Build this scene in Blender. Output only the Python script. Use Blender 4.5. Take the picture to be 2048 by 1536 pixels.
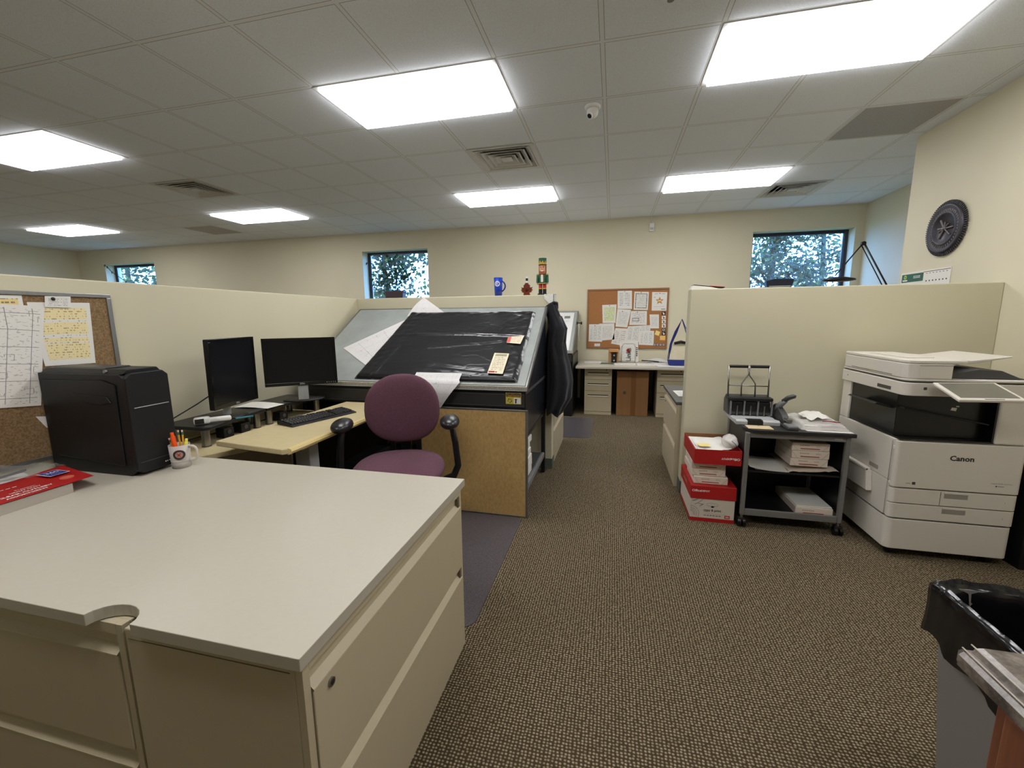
import bpy, bmesh, math, random
from mathutils import Matrix, Vector, noise
S = bpy.context.scene
COL = S.collection
for _o in list(bpy.data.objects): bpy.data.objects.remove(_o)
PI = math.pi
V = Vector

# ------------------------------------------------------------------ camera, world, exposure
H = 1.42                      # eye height
CEIL = 2.901
def make_camera():
    yaw, pitch, roll = 0.2347, 0.1565, -0.0092
    f = 841.08
    cy, sy, cp, sp = math.cos(yaw), math.sin(yaw), math.cos(pitch), math.sin(pitch)
    fwd = V((-sy*cp, cy*cp, -sp)); right = V((cy, sy, 0)); up = right.cross(fwd)
    cr, sr = math.cos(roll), math.sin(roll)
    r2 = right*cr + up*sr; u2 = -right*sr + up*cr
    cam = bpy.data.cameras.new('camera'); o = bpy.data.objects.new('camera', cam); COL.objects.link(o)
    m = Matrix((r2, u2, -fwd)).transposed().to_4x4(); m.translation = V((0, 0, H))
    o.matrix_world = m
    cam.sensor_fit = 'HORIZONTAL'; cam.sensor_width = 36.0; cam.lens = 36.0*f/2048.0
    cam.clip_start = 0.02; cam.clip_end = 200
    S.camera = o
make_camera()
S.view_settings.view_transform = 'Standard'; S.view_settings.look = 'None'
S.view_settings.gamma = 1.0; S.view_settings.use_curve_mapping = False
S.view_settings.exposure = 0.0
PANEL = 12.9                  # radiance of the ceiling panels
w = bpy.data.worlds.new('sky'); S.world = w; w.use_nodes = True
bgn = w.node_tree.nodes['Background']
bgn.inputs[0].default_value = (0.20, 0.46, 1.0, 1); bgn.inputs[1].default_value = 13.0

# ------------------------------------------------------------------ materials
def lin(c):
    c = c/255.0
    return c/12.92 if c <= 0.04045 else ((c+0.055)/1.055)**2.4
def rgb(r, g, b): return (lin(r), lin(g), lin(b), 1)
MATS = {}
class NT:
    def __init__(s, name):
        s.m = bpy.data.materials.new(name); s.m.use_nodes = True; s.t = s.m.node_tree
        s.b = s.t.nodes['Principled BSDF']; s.out = s.t.nodes['Material Output']
    def n(s, kind, **kw):
        x = s.t.nodes.new(kind)
        for k, v in kw.items(): setattr(x, k, v)
        return x
    def l(s, a, b): s.t.links.new(a, b)
    def set(s, sock, v):
        if isinstance(v, (int, float)): sock.default_value = v
        elif isinstance(v, tuple): sock.default_value = v
        else: s.l(v, sock)
    def math(s, op, a, b=0.0, c=None):
        x = s.n('ShaderNodeMath', operation=op); s.set(x.inputs[0], a); s.set(x.inputs[1], b)
        if c is not None: s.set(x.inputs[2], c)
        return x.outputs[0]
    def mix(s, f, a, b):
        x = s.n('ShaderNodeMix', data_type='RGBA'); s.set(x.inputs[0], f); s.set(x.inputs[6], a); s.set(x.inputs[7], b)
        return x.outputs[2]
    def noise(s, vec, scale, detail=2, rough=.5):
        x = s.n('ShaderNodeTexNoise'); x.inputs['Scale'].default_value = scale; x.inputs['Detail'].default_value = detail
        x.inputs['Roughness'].default_value = rough
        if vec is not None: s.l(vec, x.inputs['Vector'])
        return x.outputs['Fac']
    def coord(s, which='Object'):
        return s.n('ShaderNodeTexCoord').outputs[which]
    def pos(s): return s.n('ShaderNodeNewGeometry').outputs['Position']
    def scale(s, vec, sx, sy, sz):
        x = s.n('ShaderNodeMapping'); s.l(vec, x.inputs['Vector']); x.inputs['Scale'].default_value = (sx, sy, sz)
        return x.outputs[0]
    def sep(s, vec):
        x = s.n('ShaderNodeSeparateXYZ'); s.l(vec, x.inputs[0]); return x.outputs
    def ramp(s, f, a, b):
        x = s.n('ShaderNodeMapRange'); s.set(x.inputs[0], f); x.inputs[1].default_value = a; x.inputs[2].default_value = b
        return x.outputs[0]
    def bump(s, h, strength, dist=0.002):
        x = s.n('ShaderNodeBump'); x.inputs['Strength'].default_value = strength; x.inputs['Distance'].default_value = dist
        s.l(h, x.inputs['Height']); s.l(x.outputs[0], s.b.inputs['Normal'])
def mat(name, col, rough=.5, metal=0, var=0, vscale=30, bump=0, bscale=200, bdist=.001, spec=.5, stretch=None, coat=0, sheen=0, col2=None):
    if name in MATS: return MATS[name]
    k = NT(name); k.b.inputs['Base Color'].default_value = col; k.b.inputs['Roughness'].default_value = rough
    k.b.inputs['Metallic'].default_value = metal; k.b.inputs['Specular IOR Level'].default_value = spec
    if coat: k.b.inputs['Coat Weight'].default_value = coat
    if sheen: k.b.inputs['Sheen Weight'].default_value = sheen
    P = k.coord('Object')
    if stretch: P2 = k.scale(P, *stretch)
    else: P2 = P
    if var or col2:
        nf = k.noise(P2, vscale, 4, .6)
        c2 = col2 or tuple(min(1, c*(1-var)) for c in col[:3])+(1,)
        k.l(k.mix(k.ramp(nf, .35, .65), col, c2), k.b.inputs['Base Color'])
    if bump: k.bump(k.noise(P2, bscale, 3, .6), bump, bdist)
    MATS[name] = k.m
    return k.m
def emis(name, col, st):
    k = NT(name); k.b.inputs['Base Color'].default_value = (0.8, .8, .8, 1)
    k.b.inputs['Emission Color'].default_value = col; k.b.inputs['Emission Strength'].default_value = st
    MATS[name] = k.m; return k.m
def clear(name, col, fac, rough=.1, bump=0, bscale=60):
    """partly see-through plastic / glass"""
    if name in MATS: return MATS[name]
    k = NT(name); k.b.inputs['Base Color'].default_value = col; k.b.inputs['Roughness'].default_value = rough
    tr = k.n('ShaderNodeBsdfTransparent'); mx = k.n('ShaderNodeMixShader')
    mx.inputs[0].default_value = fac
    k.l(tr.outputs[0], mx.inputs[1]); k.l(k.b.outputs[0], mx.inputs[2]); k.l(mx.outputs[0], k.out.inputs['Surface'])
    if bump: k.bump(k.noise(k.coord('Object'), bscale, 3), bump, .003)
    MATS[name] = k.m; return k.m

M_wall = mat('painted_wall', rgb(214, 207, 180), .62, var=.025, vscale=2.5, bump=.06, bscale=350)
M_wall2 = mat('painted_partition', rgb(202, 196, 168), .6, var=.02, vscale=3, bump=.06, bscale=350)
M_base = mat('cove_base', rgb(92, 96, 90), .6, var=.1)
M_cab = mat('cabinet_beige', rgb(192, 180, 152), .45, var=.02, vscale=12, bump=.05, bscale=700)
M_cabl = mat('cabinet_beige_highlight', rgb(206, 197, 166), .4)
M_cabd = mat('cabinet_recess', rgb(104, 94, 72), .6)
M_top = mat('laminate_top', rgb(186, 180, 164), .38, var=.03, vscale=60, bump=.02, bscale=900)
M_leaf = mat('maple_laminate', rgb(206, 190, 146), .4, var=.07, vscale=18, stretch=(1, 4, 1))
M_edge = mat('maple_edge', rgb(214, 192, 132), .38)
M_blk = mat('black_plastic', rgb(22, 22, 23), .45, bump=.05, bscale=900, spec=.35)
M_blkg = mat('black_gloss', rgb(14, 14, 15), .16)
M_screen = mat('dark_screen', rgb(17, 18, 22), .22, spec=.35)
M_blkm = mat('black_steel', rgb(20, 21, 23), .38)
M_dgrey = mat('dark_grey_plastic', rgb(66, 66, 66), .45)
M_grey = mat('grey_plastic', rgb(120, 121, 122), .45)
M_lgrey = mat('light_grey_plastic', rgb(178, 180, 180), .42)
M_chrome = mat('brushed_steel', rgb(150, 148, 144), .3, metal=1.0, bump=.03, bscale=400)
M_alu = mat('aluminium', rgb(150, 150, 146), .38, metal=.85, var=.15, vscale=25, stretch=(1, 1, .2))
M_zinc = mat('grey_vinyl_board', rgb(158, 164, 160), .5, var=.16, vscale=6)
M_white = mat('white_paper', rgb(226, 224, 216), .7, bump=.03, bscale=90, bdist=.002)
M_whitep = mat('white_plastic', rgb(232, 232, 228), .35)
M_purple = mat('purple_fabric', rgb(110, 70, 86), .95, var=.5, vscale=330, bump=.6, bscale=700, bdist=.002, sheen=.05)
M_copier = mat('copier_body', rgb(216, 210, 198), .5, var=.03, vscale=200, bump=.04, bscale=900)
M_copd = mat('copier_seam', rgb(70, 66, 60), .6)
M_red = mat('red_card', rgb(178, 24, 26), .5, var=.05, vscale=20)
M_ream = mat('ream_wrap', rgb(226, 212, 196), .5, bump=.1, bscale=60)
M_redink = mat('red_ink', rgb(150, 22, 24), .5)
M_ink = mat('dark_ink', rgb(30, 28, 28), .6)
M_inkg = mat('grey_ink', rgb(120, 118, 116), .6)
M_wink = mat('white_ink', rgb(240, 236, 230), .6)
M_card = mat('cardboard', rgb(150, 108, 68), .8, var=.08, vscale=14, stretch=(1, 1, .1), bump=.05, bscale=200)
M_tape = mat('parcel_tape', rgb(128, 86, 50), .35)
M_tan = mat('tackboard', rgb(206, 172, 112), .9, vscale=70, bump=.35, bscale=130, bdist=.002, stretch=(1, 1, .55), col2=rgb(190, 155, 97))
M_cork = mat('cork', rgb(172, 118, 70), .9, var=.2, vscale=180, bump=.2, bscale=400)
M_corkf = mat('oak_frame', rgb(150, 104, 66), .5, var=.15, vscale=20, stretch=(1, 1, 6))
M_pboard = mat('pressed_board', rgb(148, 122, 86), .92, vscale=160, bump=.3, bscale=300, col2=rgb(108, 84, 54))
M_blue = mat('blue_plastic', rgb(26, 62, 178), .35)
M_navy = mat('navy_cloth', rgb(12, 13, 21), .95, var=.3, vscale=60, bump=.3, bscale=300, sheen=.15)
M_cblue = mat('blue_webbing', rgb(40, 52, 130), .8, bump=.2, bscale=500)
M_canvas = mat('canvas', rgb(206, 198, 170), .9, var=.08, vscale=12, bump=.3, bscale=300)
M_wood = mat('cherry_wood', rgb(134, 82, 56), .4, col2=rgb(104, 58, 40), vscale=7, stretch=(6, 6, .5), bump=.03)
M_bronze = mat('dark_bronze', rgb(70, 68, 74), .45, metal=.5, bump=.2, bscale=120, var=.2, vscale=40)
M_bronzel = mat('worn_bronze', rgb(112, 106, 104), .45, metal=.4)
M_yell = mat('yellow_note', rgb(232, 212, 130), .7)
M_orng = mat('orange_note', rgb(236, 190, 110), .7)
M_green = mat('green_print', rgb(38, 92, 70), .5)
M_bin = mat('grey_bin', rgb(126, 121, 118), .5, bump=.05, bscale=500)
M_win = mat('window_frame', rgb(34, 42, 62), .4)
M_vent = mat('vent_white', rgb(214, 214, 212), .5)
M_ventd = mat('vent_dark', rgb(96, 96, 98), .8)
M_pot = mat('plum_pot', rgb(58, 40, 44), .5)
M_stem = mat('stem', rgb(60, 52, 34), .8)
M_bark = mat('bark', rgb(60, 54, 48), .9, var=.4, vscale=20, bump=.5, bscale=40)
M_terr = mat('lawn', rgb(70, 90, 50), .9, var=.4, vscale=3)

def leafmat(name, a, b):
    k = NT(name); k.b.inputs['Roughness'].default_value = .5
    k.l(k.mix(k.ramp(k.noise(k.coord('Object'), 9, 2), .35, .65), a, b), k.b.inputs['Base Color'])
    tl = k.n('ShaderNodeBsdfTranslucent'); tl.inputs[0].default_value = tuple(min(1, x*1.6) for x in a[:3])+(1,)
    mx = k.n('ShaderNodeMixShader'); mx.inputs[0].default_value = .35
    k.l(k.b.outputs[0], mx.inputs[1]); k.l(tl.outputs[0], mx.inputs[2]); k.l(mx.outputs[0], k.out.inputs['Surface'])
    return k.m
M_leafA = leafmat('leaf_green', rgb(50, 70, 44), rgb(26, 42, 32))
M_leafB = leafmat('leaf_yellow', rgb(96, 106, 52), rgb(50, 70, 40))
M_leafC = leafmat('leaf_house', rgb(48, 70, 42), rgb(28, 44, 30))

def carpet():
    k = NT('loop_carpet'); P = k.coord('Object')
    s = k.scale(P, 1/.0128, 1/.0112, 1)
    vo = k.n('ShaderNodeTexVoronoi'); vo.inputs['Scale'].default_value = 1; vo.inputs['Randomness'].default_value = .28
    k.l(s, vo.inputs['Vector'])
    d = k.ramp(vo.outputs['Distance'], .08, .46)
    fine = k.ramp(k.noise(P, 190, 2), .42, .62)
    c = k.mix(d, rgb(186, 172, 144), rgb(66, 55, 38))
    c = k.mix(k.math('MULTIPLY', fine, .25), c, rgb(70, 58, 42))
    big = k.ramp(k.noise(P, 3.0, 3), .3, .7)
    c = k.mix(k.math('MULTIPLY', big, .14), c, rgb(90, 78, 58))
    k.l(c, k.b.inputs['Base Color']); k.b.inputs['Roughness'].default_value = .98
    k.b.inputs['Specular IOR Level'].default_value = .1
    k.bump(k.math('SUBTRACT', 1.0, d), .8, .004)
    return k.m
M_carpet = carpet()

TX, TY, T = -0.0984, 3.2126, 0.61       # origin and pitch of the ceiling grid
def ceilmat():
    k = NT('acoustic_tile'); P = k.pos(); x, y, z = k.sep(P)
    def edge(c, o):
        u = k.math('DIVIDE', k.math('SUBTRACT', c, o), T)
        fr = k.math('FRACT', k.math('ADD', u, 100.5))
        return k.math('MULTIPLY', k.math('ABSOLUTE', k.math('SUBTRACT', fr, .5)), T)  # distance to the grid line
    ex, ey = edge(x, TX), edge(y, TY)
    e = k.math('MINIMUM', ex, ey)
    tee = k.math('LESS_THAN', e, .011)
    gap = k.math('MULTIPLY', k.math('LESS_THAN', e, .0145), k.math('SUBTRACT', 1.0, tee))
    sp = k.ramp(k.noise(P, 150, 3, .7), .50, .56)
    tile = k.mix(k.math('MULTIPLY', sp, .20), rgb(236, 242, 250), rgb(184, 186, 188))
    tile = k.mix(k.math('MULTIPLY', k.ramp(k.noise(P, .9, 2), .3, .7), .06), tile, rgb(222, 222, 218))
    c = k.mix(gap, tile, rgb(168, 168, 166)); c = k.mix(tee, c, rgb(232, 236, 240))
    k.l(c, k.b.inputs['Base Color']); k.b.inputs['Roughness'].default_value = .9
    k.bump(k.noise(P, 160, 3), .12, .002)
    return k.m
M_ceil = ceilmat()
M_panel = emis('light_diffuser', (1.0, .985, 1.0, 1), PANEL)

def chairmat():
    k = NT('vinyl_chair_mat'); P = k.coord('Object')
    vo = k.n('ShaderNodeTexVoronoi'); vo.inputs['Scale'].default_value = 1; vo.inputs['Randomness'].default_value = .3
    k.l(k.scale(P, 110, 110, 1), vo.inputs['Vector'])
    k.l(k.mix(k.ramp(vo.outputs['Distance'], .1, .5), rgb(124, 118, 120), rgb(84, 79, 83)), k.b.inputs['Base Color'])
    k.b.inputs['Roughness'].default_value = .3
    tr = k.n('ShaderNodeBsdfTransparent'); mx = k.n('ShaderNodeMixShader'); mx.inputs[0].default_value = .72
    k.l(tr.outputs[0], mx.inputs[1]); k.l(k.b.outputs[0], mx.inputs[2]); k.l(mx.outputs[0], k.out.inputs['Surface'])
    return k.m
M_mat = chairmat()
def granite():
    k = NT('marbled_laminate'); P = k.coord('Object')
    n1 = k.ramp(k.noise(k.scale(P, 1, 1, 1), 11, 6, .7), .38, .62)
    n2 = k.ramp(k.noise(P, 60, 3, .6), .45, .6)
    c = k.mix(n1, rgb(132, 122, 112), rgb(46, 40, 38)); c = k.mix(k.math('MULTIPLY', n2, .4), c, rgb(60, 52, 50))
    k.l(c, k.b.inputs['Base Color']); k.b.inputs['Roughness'].default_value = .25
    return k.m
M_gran = granite()
def bagmat():
    k = NT('black_polythene'); P = k.coord('Object')
    k.b.inputs['Base Color'].default_value = rgb(34, 34, 37); k.b.inputs['Roughness'].default_value = .24
    def ridge(sc, vec, p):
        n_ = k.noise(vec, sc, 2, .5)
        return k.math('POWER', k.math('SUBTRACT', 1.0, k.math('MULTIPLY', k.math('ABSOLUTE', k.math('SUBTRACT', n_, .5)), 2.0)), p)
    r1 = ridge(3.2, k.scale(P, 1, 2.2, 2.2), 26.0); r2 = ridge(8.0, P, 16.0); soft = k.noise(P, 5, 2)
    mask = k.ramp(k.noise(P, 2.4, 1), .45, .62)
    k.bump(k.math('ADD', k.math('ADD', k.math('MULTIPLY', r1, .8), k.math('MULTIPLY', k.math('MULTIPLY', r2, mask), .5)), k.math('MULTIPLY', soft, .7)), .16, .008)
    return k.m
M_bag = bagmat()
M_liner = mat('bin_liner', rgb(16, 16, 18), .16, bump=.25, bscale=18, bdist=.006)

def printmat(name, kind='text', n=16, base=rgb(224, 222, 214), ink=rgb(110, 108, 110), hi=None, hirange=(.1, .9), dens=.5, margin=.1, cols=1, seed=0, frame=None):
    """printed paper, in UV space: broken text lines, ruled tables, fine plans"""
    if name in MATS: return MATS[name]
    k = NT(name); uv = k.coord('UV'); x, y, z = k.sep(uv)
    c = base
    inside = k.math('MULTIPLY', k.math('LESS_THAN', k.math('ABSOLUTE', k.math('SUBTRACT', x, .5)), .5-margin),
                    k.math('LESS_THAN', k.math('ABSOLUTE', k.math('SUBTRACT', y, .5)), .5-margin))
    if hi:
        hh = k.math('MULTIPLY', inside, k.math('GREATER_THAN', k.noise(k.scale(uv, .01, 7, 1), 1.7, 1), .42))
        c = k.mix(k.math('MULTIPLY', hh, .8), c, hi)
    if kind == 'text':
        row = k.math('LESS_THAN', k.math('FRACT', k.math('MULTIPLY', y, float(n))), .42)
        rowid = k.math('FLOOR', k.math('MULTIPLY', y, float(n)))
        cmb = k.n('ShaderNodeCombineXYZ'); k.l(k.math('MULTIPLY', x, 26.0), cmb.inputs[0]); k.l(k.math('MULTIPLY', rowid, 7.3), cmb.inputs[1]); cmb.inputs[2].default_value = seed*3.1
        br = k.math('GREATER_THAN', k.noise(cmb.outputs[0], 1.0, 2), 1-dens-.02)
        a = k.math('MULTIPLY', k.math('MULTIPLY', row, br), inside)
        if cols > 1:
            a = k.math('MULTIPLY', a, k.math('LESS_THAN', k.math('FRACT', k.math('MULTIPLY', x, float(cols))), .8))
        c = k.mix(k.math('MULTIPLY', a, .85), c, ink)
    if kind in ('grid', 'plan'):
        gx = k.math('LESS_THAN', k.math('ABSOLUTE', k.math('SUBTRACT', k.math('FRACT', k.math('MULTIPLY', x, float(cols))), .5)), .0026*cols)
        gy = k.math('LESS_THAN', k.math('ABSOLUTE', k.math('SUBTRACT', k.math('FRACT', k.math('MULTIPLY', y, float(n))), .5)), .0026*n)
        g = k.math('MAXIMUM', gx, gy)
        br = k.n('ShaderNodeTexVoronoi'); br.distance = 'CHEBYCHEV'; br.feature = 'DISTANCE_TO_EDGE' if False else 'F1'
        br.inputs['Scale'].default_value = 9 if kind == 'grid' else 6
        mp = k.scale(uv, 1, 1.2, 1); k.l(mp, br.inputs['Vector'])
        ring = k.math('LESS_THAN', k.math('ABSOLUTE', k.math('SUBTRACT', br.outputs['Distance'], .3)), .02)
        gate = k.math('GREATER_THAN', k.noise(uv, 9, 1), .5)
        a = k.math('MULTIPLY', k.math('MAXIMUM', g, k.math('MULTIPLY', ring, gate)), inside)
        tx = k.math('MULTIPLY', k.math('GREATER_THAN', k.noise(k.scale(uv, 30, 60, 1), 1, 2), .62), inside)
        a = k.math('MAXIMUM', a, k.math('MULTIPLY', tx, .5))
        c = k.mix(k.math('MULTIPLY', a, .8), c, ink)
    if frame is not None:
        m2 = margin*.55
        o1 = k.math('MULTIPLY', k.math('LESS_THAN', k.math('ABSOLUTE', k.math('SUBTRACT', x, .5)), .5-m2), k.math('LESS_THAN', k.math('ABSOLUTE', k.math('SUBTRACT', y, .5)), .5-m2))
        o2 = k.math('SUBTRACT', 1.0, k.math('MULTIPLY', k.math('LESS_THAN', k.math('ABSOLUTE', k.math('SUBTRACT', x, .5)), .5-m2-.05), k.math('LESS_THAN', k.math('ABSOLUTE', k.math('SUBTRACT', y, .5)), .5-m2-.04)))
        g = k.math('MULTIPLY', k.math('MULTIPLY', o1, o2), k.math('GREATER_THAN', k.noise(uv, 30, 1), .42))
        c = k.mix(g, c, frame)
    k.set(k.b.inputs['Base Color'], c); k.b.inputs['Roughness'].default_value = .75
    MATS[name] = k.m; return k.m

# ------------------------------------------------------------------ mesh builder
FR = {}                        # object name -> matrix of its root frame
class MB:
    def __init__(s): s.v = []; s.f = []; s.mi = []; s.sm = []; s.uv = []; s.mats = []
    def mid(s, m):
        if m not in s.mats: s.mats.append(m)
        return s.mats.index(m)
    def add(s, vs, fs, m, smooth=False, M=None, uvs=None):
        o = len(s.v); i = s.mid(m)
        for p in vs:
            p = V(p); s.v.append(M @ p if M else p)
        for k, f in enumerate(fs):
            s.f.append([o+q for q in f]); s.mi.append(i); s.sm.append(smooth); s.uv.append(uvs[k] if uvs else None)
        return s
    def box(s, a, b, m, bev=0, M=None, seg=2):
        a = [min(p, q) for p, q in zip(a, b)], [max(p, q) for p, q in zip(a, b)]
        lo, hi = a
        if bev <= 0:
            vs = [(x, y, z) for x in (lo[0], hi[0]) for y in (lo[1], hi[1]) for z in (lo[2], hi[2])]
            fs = [(0, 1, 3, 2), (4, 6, 7, 5), (0, 4, 5, 1), (2, 3, 7, 6), (0, 2, 6, 4), (1, 5, 7, 3)]
            return s.add(vs, fs, m, False, M)
        bm = bmesh.new()
        bmesh.ops.create_cube(bm, size=1)
        for vv in bm.verts:
            vv.co = V([(lo[i]+hi[i])/2+vv.co[i]*(hi[i]-lo[i]) for i in range(3)])
        bev = min(bev, .49*min(hi[i]-lo[i] for i in range(3)))
        bmesh.ops.bevel(bm, geom=bm.edges[:], offset=bev, segments=seg, affect='EDGES', profile=.5)
        return s.frombm(bm, m, seg > 2, M)
    def frombm(s, bm, m, smooth=False, M=None):
        bm.verts.index_update()
        vs = [tuple(q.co) for q in bm.verts]; fs = [[q.index for q in f.verts] for f in bm.faces]
        bm.free(); return s.add(vs, fs, m, smooth, M)
    def cyl(s, p0, p1, r, m, r1=None, n=16, caps=True, M=None, smooth=True):
        p0, p1 = V(p0), V(p1); r1 = r if r1 is None else r1
        d = (p1-p0).normalized(); a = d.orthogonal().normalized(); b = d.cross(a)
        vs = []
        for p, rr in ((p0, r), (p1, r1)):
            for i in range(n):
                t = 2*PI*i/n; vs.append(p+(a*math.cos(t)+b*math.sin(t))*rr)
        s.add(vs, [(i, (i+1) % n, n+(i+1) % n, n+i) for i in range(n)], m, smooth, M)
        if caps: s.add(vs[:n], [tuple(range(n-1, -1, -1))], m, False, M); s.add(vs[n:], [tuple(range(n))], m, False, M)
        return s
    def tube(s, pts, r, m, n=8, M=None, closed=False, caps=True, flat=1.0):
        pts = [V(p) for p in pts]; N = len(pts); rr = r if isinstance(r, (list, tuple)) else [r]*N
        vs = []; prev = None
        for i, p in enumerate(pts):
            if closed: d = pts[(i+1) % N]-pts[i-1]
            else: d = pts[min(i+1, N-1)]-pts[max(i-1, 0)]
            d = d.normalized() if d.length > 1e-9 else V((0, 0, 1))
            a = d.orthogonal().normalized() if prev is None else (prev-d*prev.dot(d)).normalized()
            prev = a; b = d.cross(a)
            for j in range(n):
                t = 2*PI*j/n; vs.append(p+a*math.cos(t)*rr[i]+b*math.sin(t)*rr[i]*flat)
        fs = []
        for i in range(N if closed else N-1):
            for j in range(n):
                fs.append((i*n+j, i*n+(j+1) % n, ((i+1) % N)*n+(j+1) % n, ((i+1) % N)*n+j))
        if caps and not closed: fs += [tuple(range(n-1, -1, -1)), tuple((N-1)*n+j for j in range(n))]
        return s.add(vs, fs, m, True, M)
    def lathe(s, prof, c, m, n=28, M=None, sx=1, sy=1, smooth=True):
        vs = []; c = V(c)
        for r, z in prof:
            for i in range(n):
                t = 2*PI*i/n; vs.append(c+V((r*sx*math.cos(t), r*sy*math.sin(t), z)))
        fs = [(k*n+i, k*n+(i+1) % n, (k+1)*n+(i+1) % n, (k+1)*n+i) for k in range(len(prof)-1) for i in range(n)]
        if prof[0][0] > 1e-6: fs.append(tuple(range(n-1, -1, -1)))
        if prof[-1][0] > 1e-6: fs.append(tuple((len(prof)-1)*n+i for i in range(n)))
        return s.add(vs, fs, m, smooth, M)
    def prism(s, poly, h0, h1, m, axis='z', bev=0, M=None, seg=2):
        """poly = outline in the two other axes (x,y | x,z | y,z)"""
        def P(p, h): return {'z': (p[0], p[1], h), 'y': (p[0], h, p[1]), 'x': (h, p[0], p[1])}[axis]
        n = len(poly); bm = bmesh.new()
        A = [bm.verts.new(P(p, h0)) for p in poly]; B = [bm.verts.new(P(p, h1)) for p in poly]
        bm.faces.new(A); bm.faces.new(B[::-1])
        for i in range(n): bm.faces.new((A[i], B[i], B[(i+1) % n], A[(i+1) % n]))
        bmesh.ops.recalc_face_normals(bm, faces=bm.faces[:])
        if bev: bmesh.ops.bevel(bm, geom=bm.edges[:], offset=bev, segments=seg, affect='EDGES', profile=.5)
        return s.frombm(bm, m, False, M)
    def sheet(s, fn, nu, nv, m, M=None, smooth=True):
        vs = [fn(i/nu, j/nv) for j in range(nv+1) for i in range(nu+1)]
        fs, uvs = [], []
        for j in range(nv):
            for i in range(nu):
                a = j*(nu+1)+i; fs.append((a, a+1, a+nu+2, a+nu+1))
                uvs.append([(i/nu, j/nv), ((i+1)/nu, j/nv), ((i+1)/nu, (j+1)/nv), (i/nu, (j+1)/nv)])
        return s.add(vs, fs, m, smooth, M, uvs)
    def slabsheet(s, c, m, t=.001, mb=None):
        """paper: corners TL,TR,BR,BL seen from its printed side, thickness t backwards"""
        TL, TR, BR, BL = [V(p) for p in c]
        nrm = (TR-BL).cross(TL-BR).normalized()
        if nrm.length < .5: nrm = V((0, 0, 1))
        vs = [BL, BR, TR, TL]; s.add(vs, [(0, 1, 2, 3)], m, False, None, [[(0, 0), (1, 0), (1, 1), (0, 1)]])
        back = [p-nrm*t for p in vs]
        s.add(vs+back, [(7, 6, 5, 4), (0, 4, 5, 1), (1, 5, 6, 2), (2, 6, 7, 3), (3, 7, 4, 0)], mb or M_white)
        return s
    def text(s, t, size, M, m, align='CENTER', bold=0.0, sx=1.0):
        cu = bpy.data.curves.new('t', 'FONT'); cu.body = t; cu.size = size; cu.align_x = align; cu.align_y = 'CENTER'
        cu.offset = bold; cu.resolution_u = 2
        ob = bpy.data.objects.new('t', cu); COL.objects.link(ob)
        dg = bpy.context.evaluated_depsgraph_get(); me = bpy.data.meshes.new_from_object(ob.evaluated_get(dg))
        Mx = M @ Matrix.Diagonal((sx, 1, 1, 1))
        s.add([tuple(q.co) for q in me.vertices], [list(p.vertices) for p in me.polygons], m, False, Mx)
        bpy.data.objects.remove(ob); bpy.data.curves.remove(cu); bpy.data.meshes.remove(me)
        return s
    def mesh(s, name, inv=None):
        me = bpy.data.meshes.new(name)
        me.from_pydata([tuple(inv @ p if inv else p) for p in s.v], [], s.f)
        for m in s.mats: me.materials.append(m)
        me.polygons.foreach_set('material_index', s.mi); me.polygons.foreach_set('use_smooth', s.sm)
        if any(u is not None for u in s.uv):
            L = me.uv_layers.new(name='UVMap')
            for p, u in zip(me.polygons, s.uv):
                if u:
                    for li, c in zip(p.loop_indices, u): L.data[li].uv = c
        me.validate(); me.update()
        return me
    def build(s, name, parent=None, world=True):
        inv = None
        if parent is not None:
            F = FR[parent.name]
            if world: inv = F.inverted()
        o = bpy.data.objects.new(name, s.mesh(name, inv)); COL.objects.link(o)
        if parent is not None:
            o.parent = parent; FR[o.name] = FR[parent.name]
        return o
def thing(name, label, cat, loc=(0, 0, 0), rz=0, group=None):
    o = bpy.data.objects.new(name, None); COL.objects.link(o); o.empty_display_size = .05
    o.location = loc; o.rotation_euler = (0, 0, rz); o['label'] = label; o['category'] = cat
    if group: o['group'] = group
    FR[o.name] = Matrix.Translation(V(loc)) @ Matrix.Rotation(rz, 4, 'Z')
    return o
def solo(mb, name, label, cat, group=None, kind=None):
    xs = [p.x for p in mb.v]; ys = [p.y for p in mb.v]; zs = [p.z for p in mb.v]
    c = V(((min(xs)+max(xs))/2, (min(ys)+max(ys))/2, min(zs)))
    o = bpy.data.objects.new(name, mb.mesh(name, Matrix.Translation(-c))); COL.objects.link(o); o.location = c
    if label: o['label'] = label
    if cat: o['category'] = cat
    if group: o['group'] = group
    if kind: o['kind'] = kind
    return o
def struct(mb, name): return solo(mb, name, None, None, kind='structure')
def dup(root, loc, label=None, rz=None, group=None):
    r = root.copy(); COL.objects.link(r); r.location = loc
    if rz is not None: r.rotation_euler = (0, 0, rz)
    if label: r['label'] = label
    if group: r['group'] = group
    for ch in list(root.children):
        c = ch.copy(); COL.objects.link(c); c.parent = r
        for g in list(ch.children):
            d = g.copy(); COL.objects.link(d); d.parent = c
    return r
def face(o, nrm_right, up):
    """matrix whose x = right, y = up, origin o (for lettering)"""
    x = V(nrm_right).normalized(); y = V(up).normalized(); z = x.cross(y)
    m = Matrix((x, y, z)).transposed().to_4x4(); m.translation = V(o); return m
def arc(c, r, a0, a1, n, f): return [f(c, r, a0+(a1-a0)*i/n) for i in range(n+1)]
exec_parts = []

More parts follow.
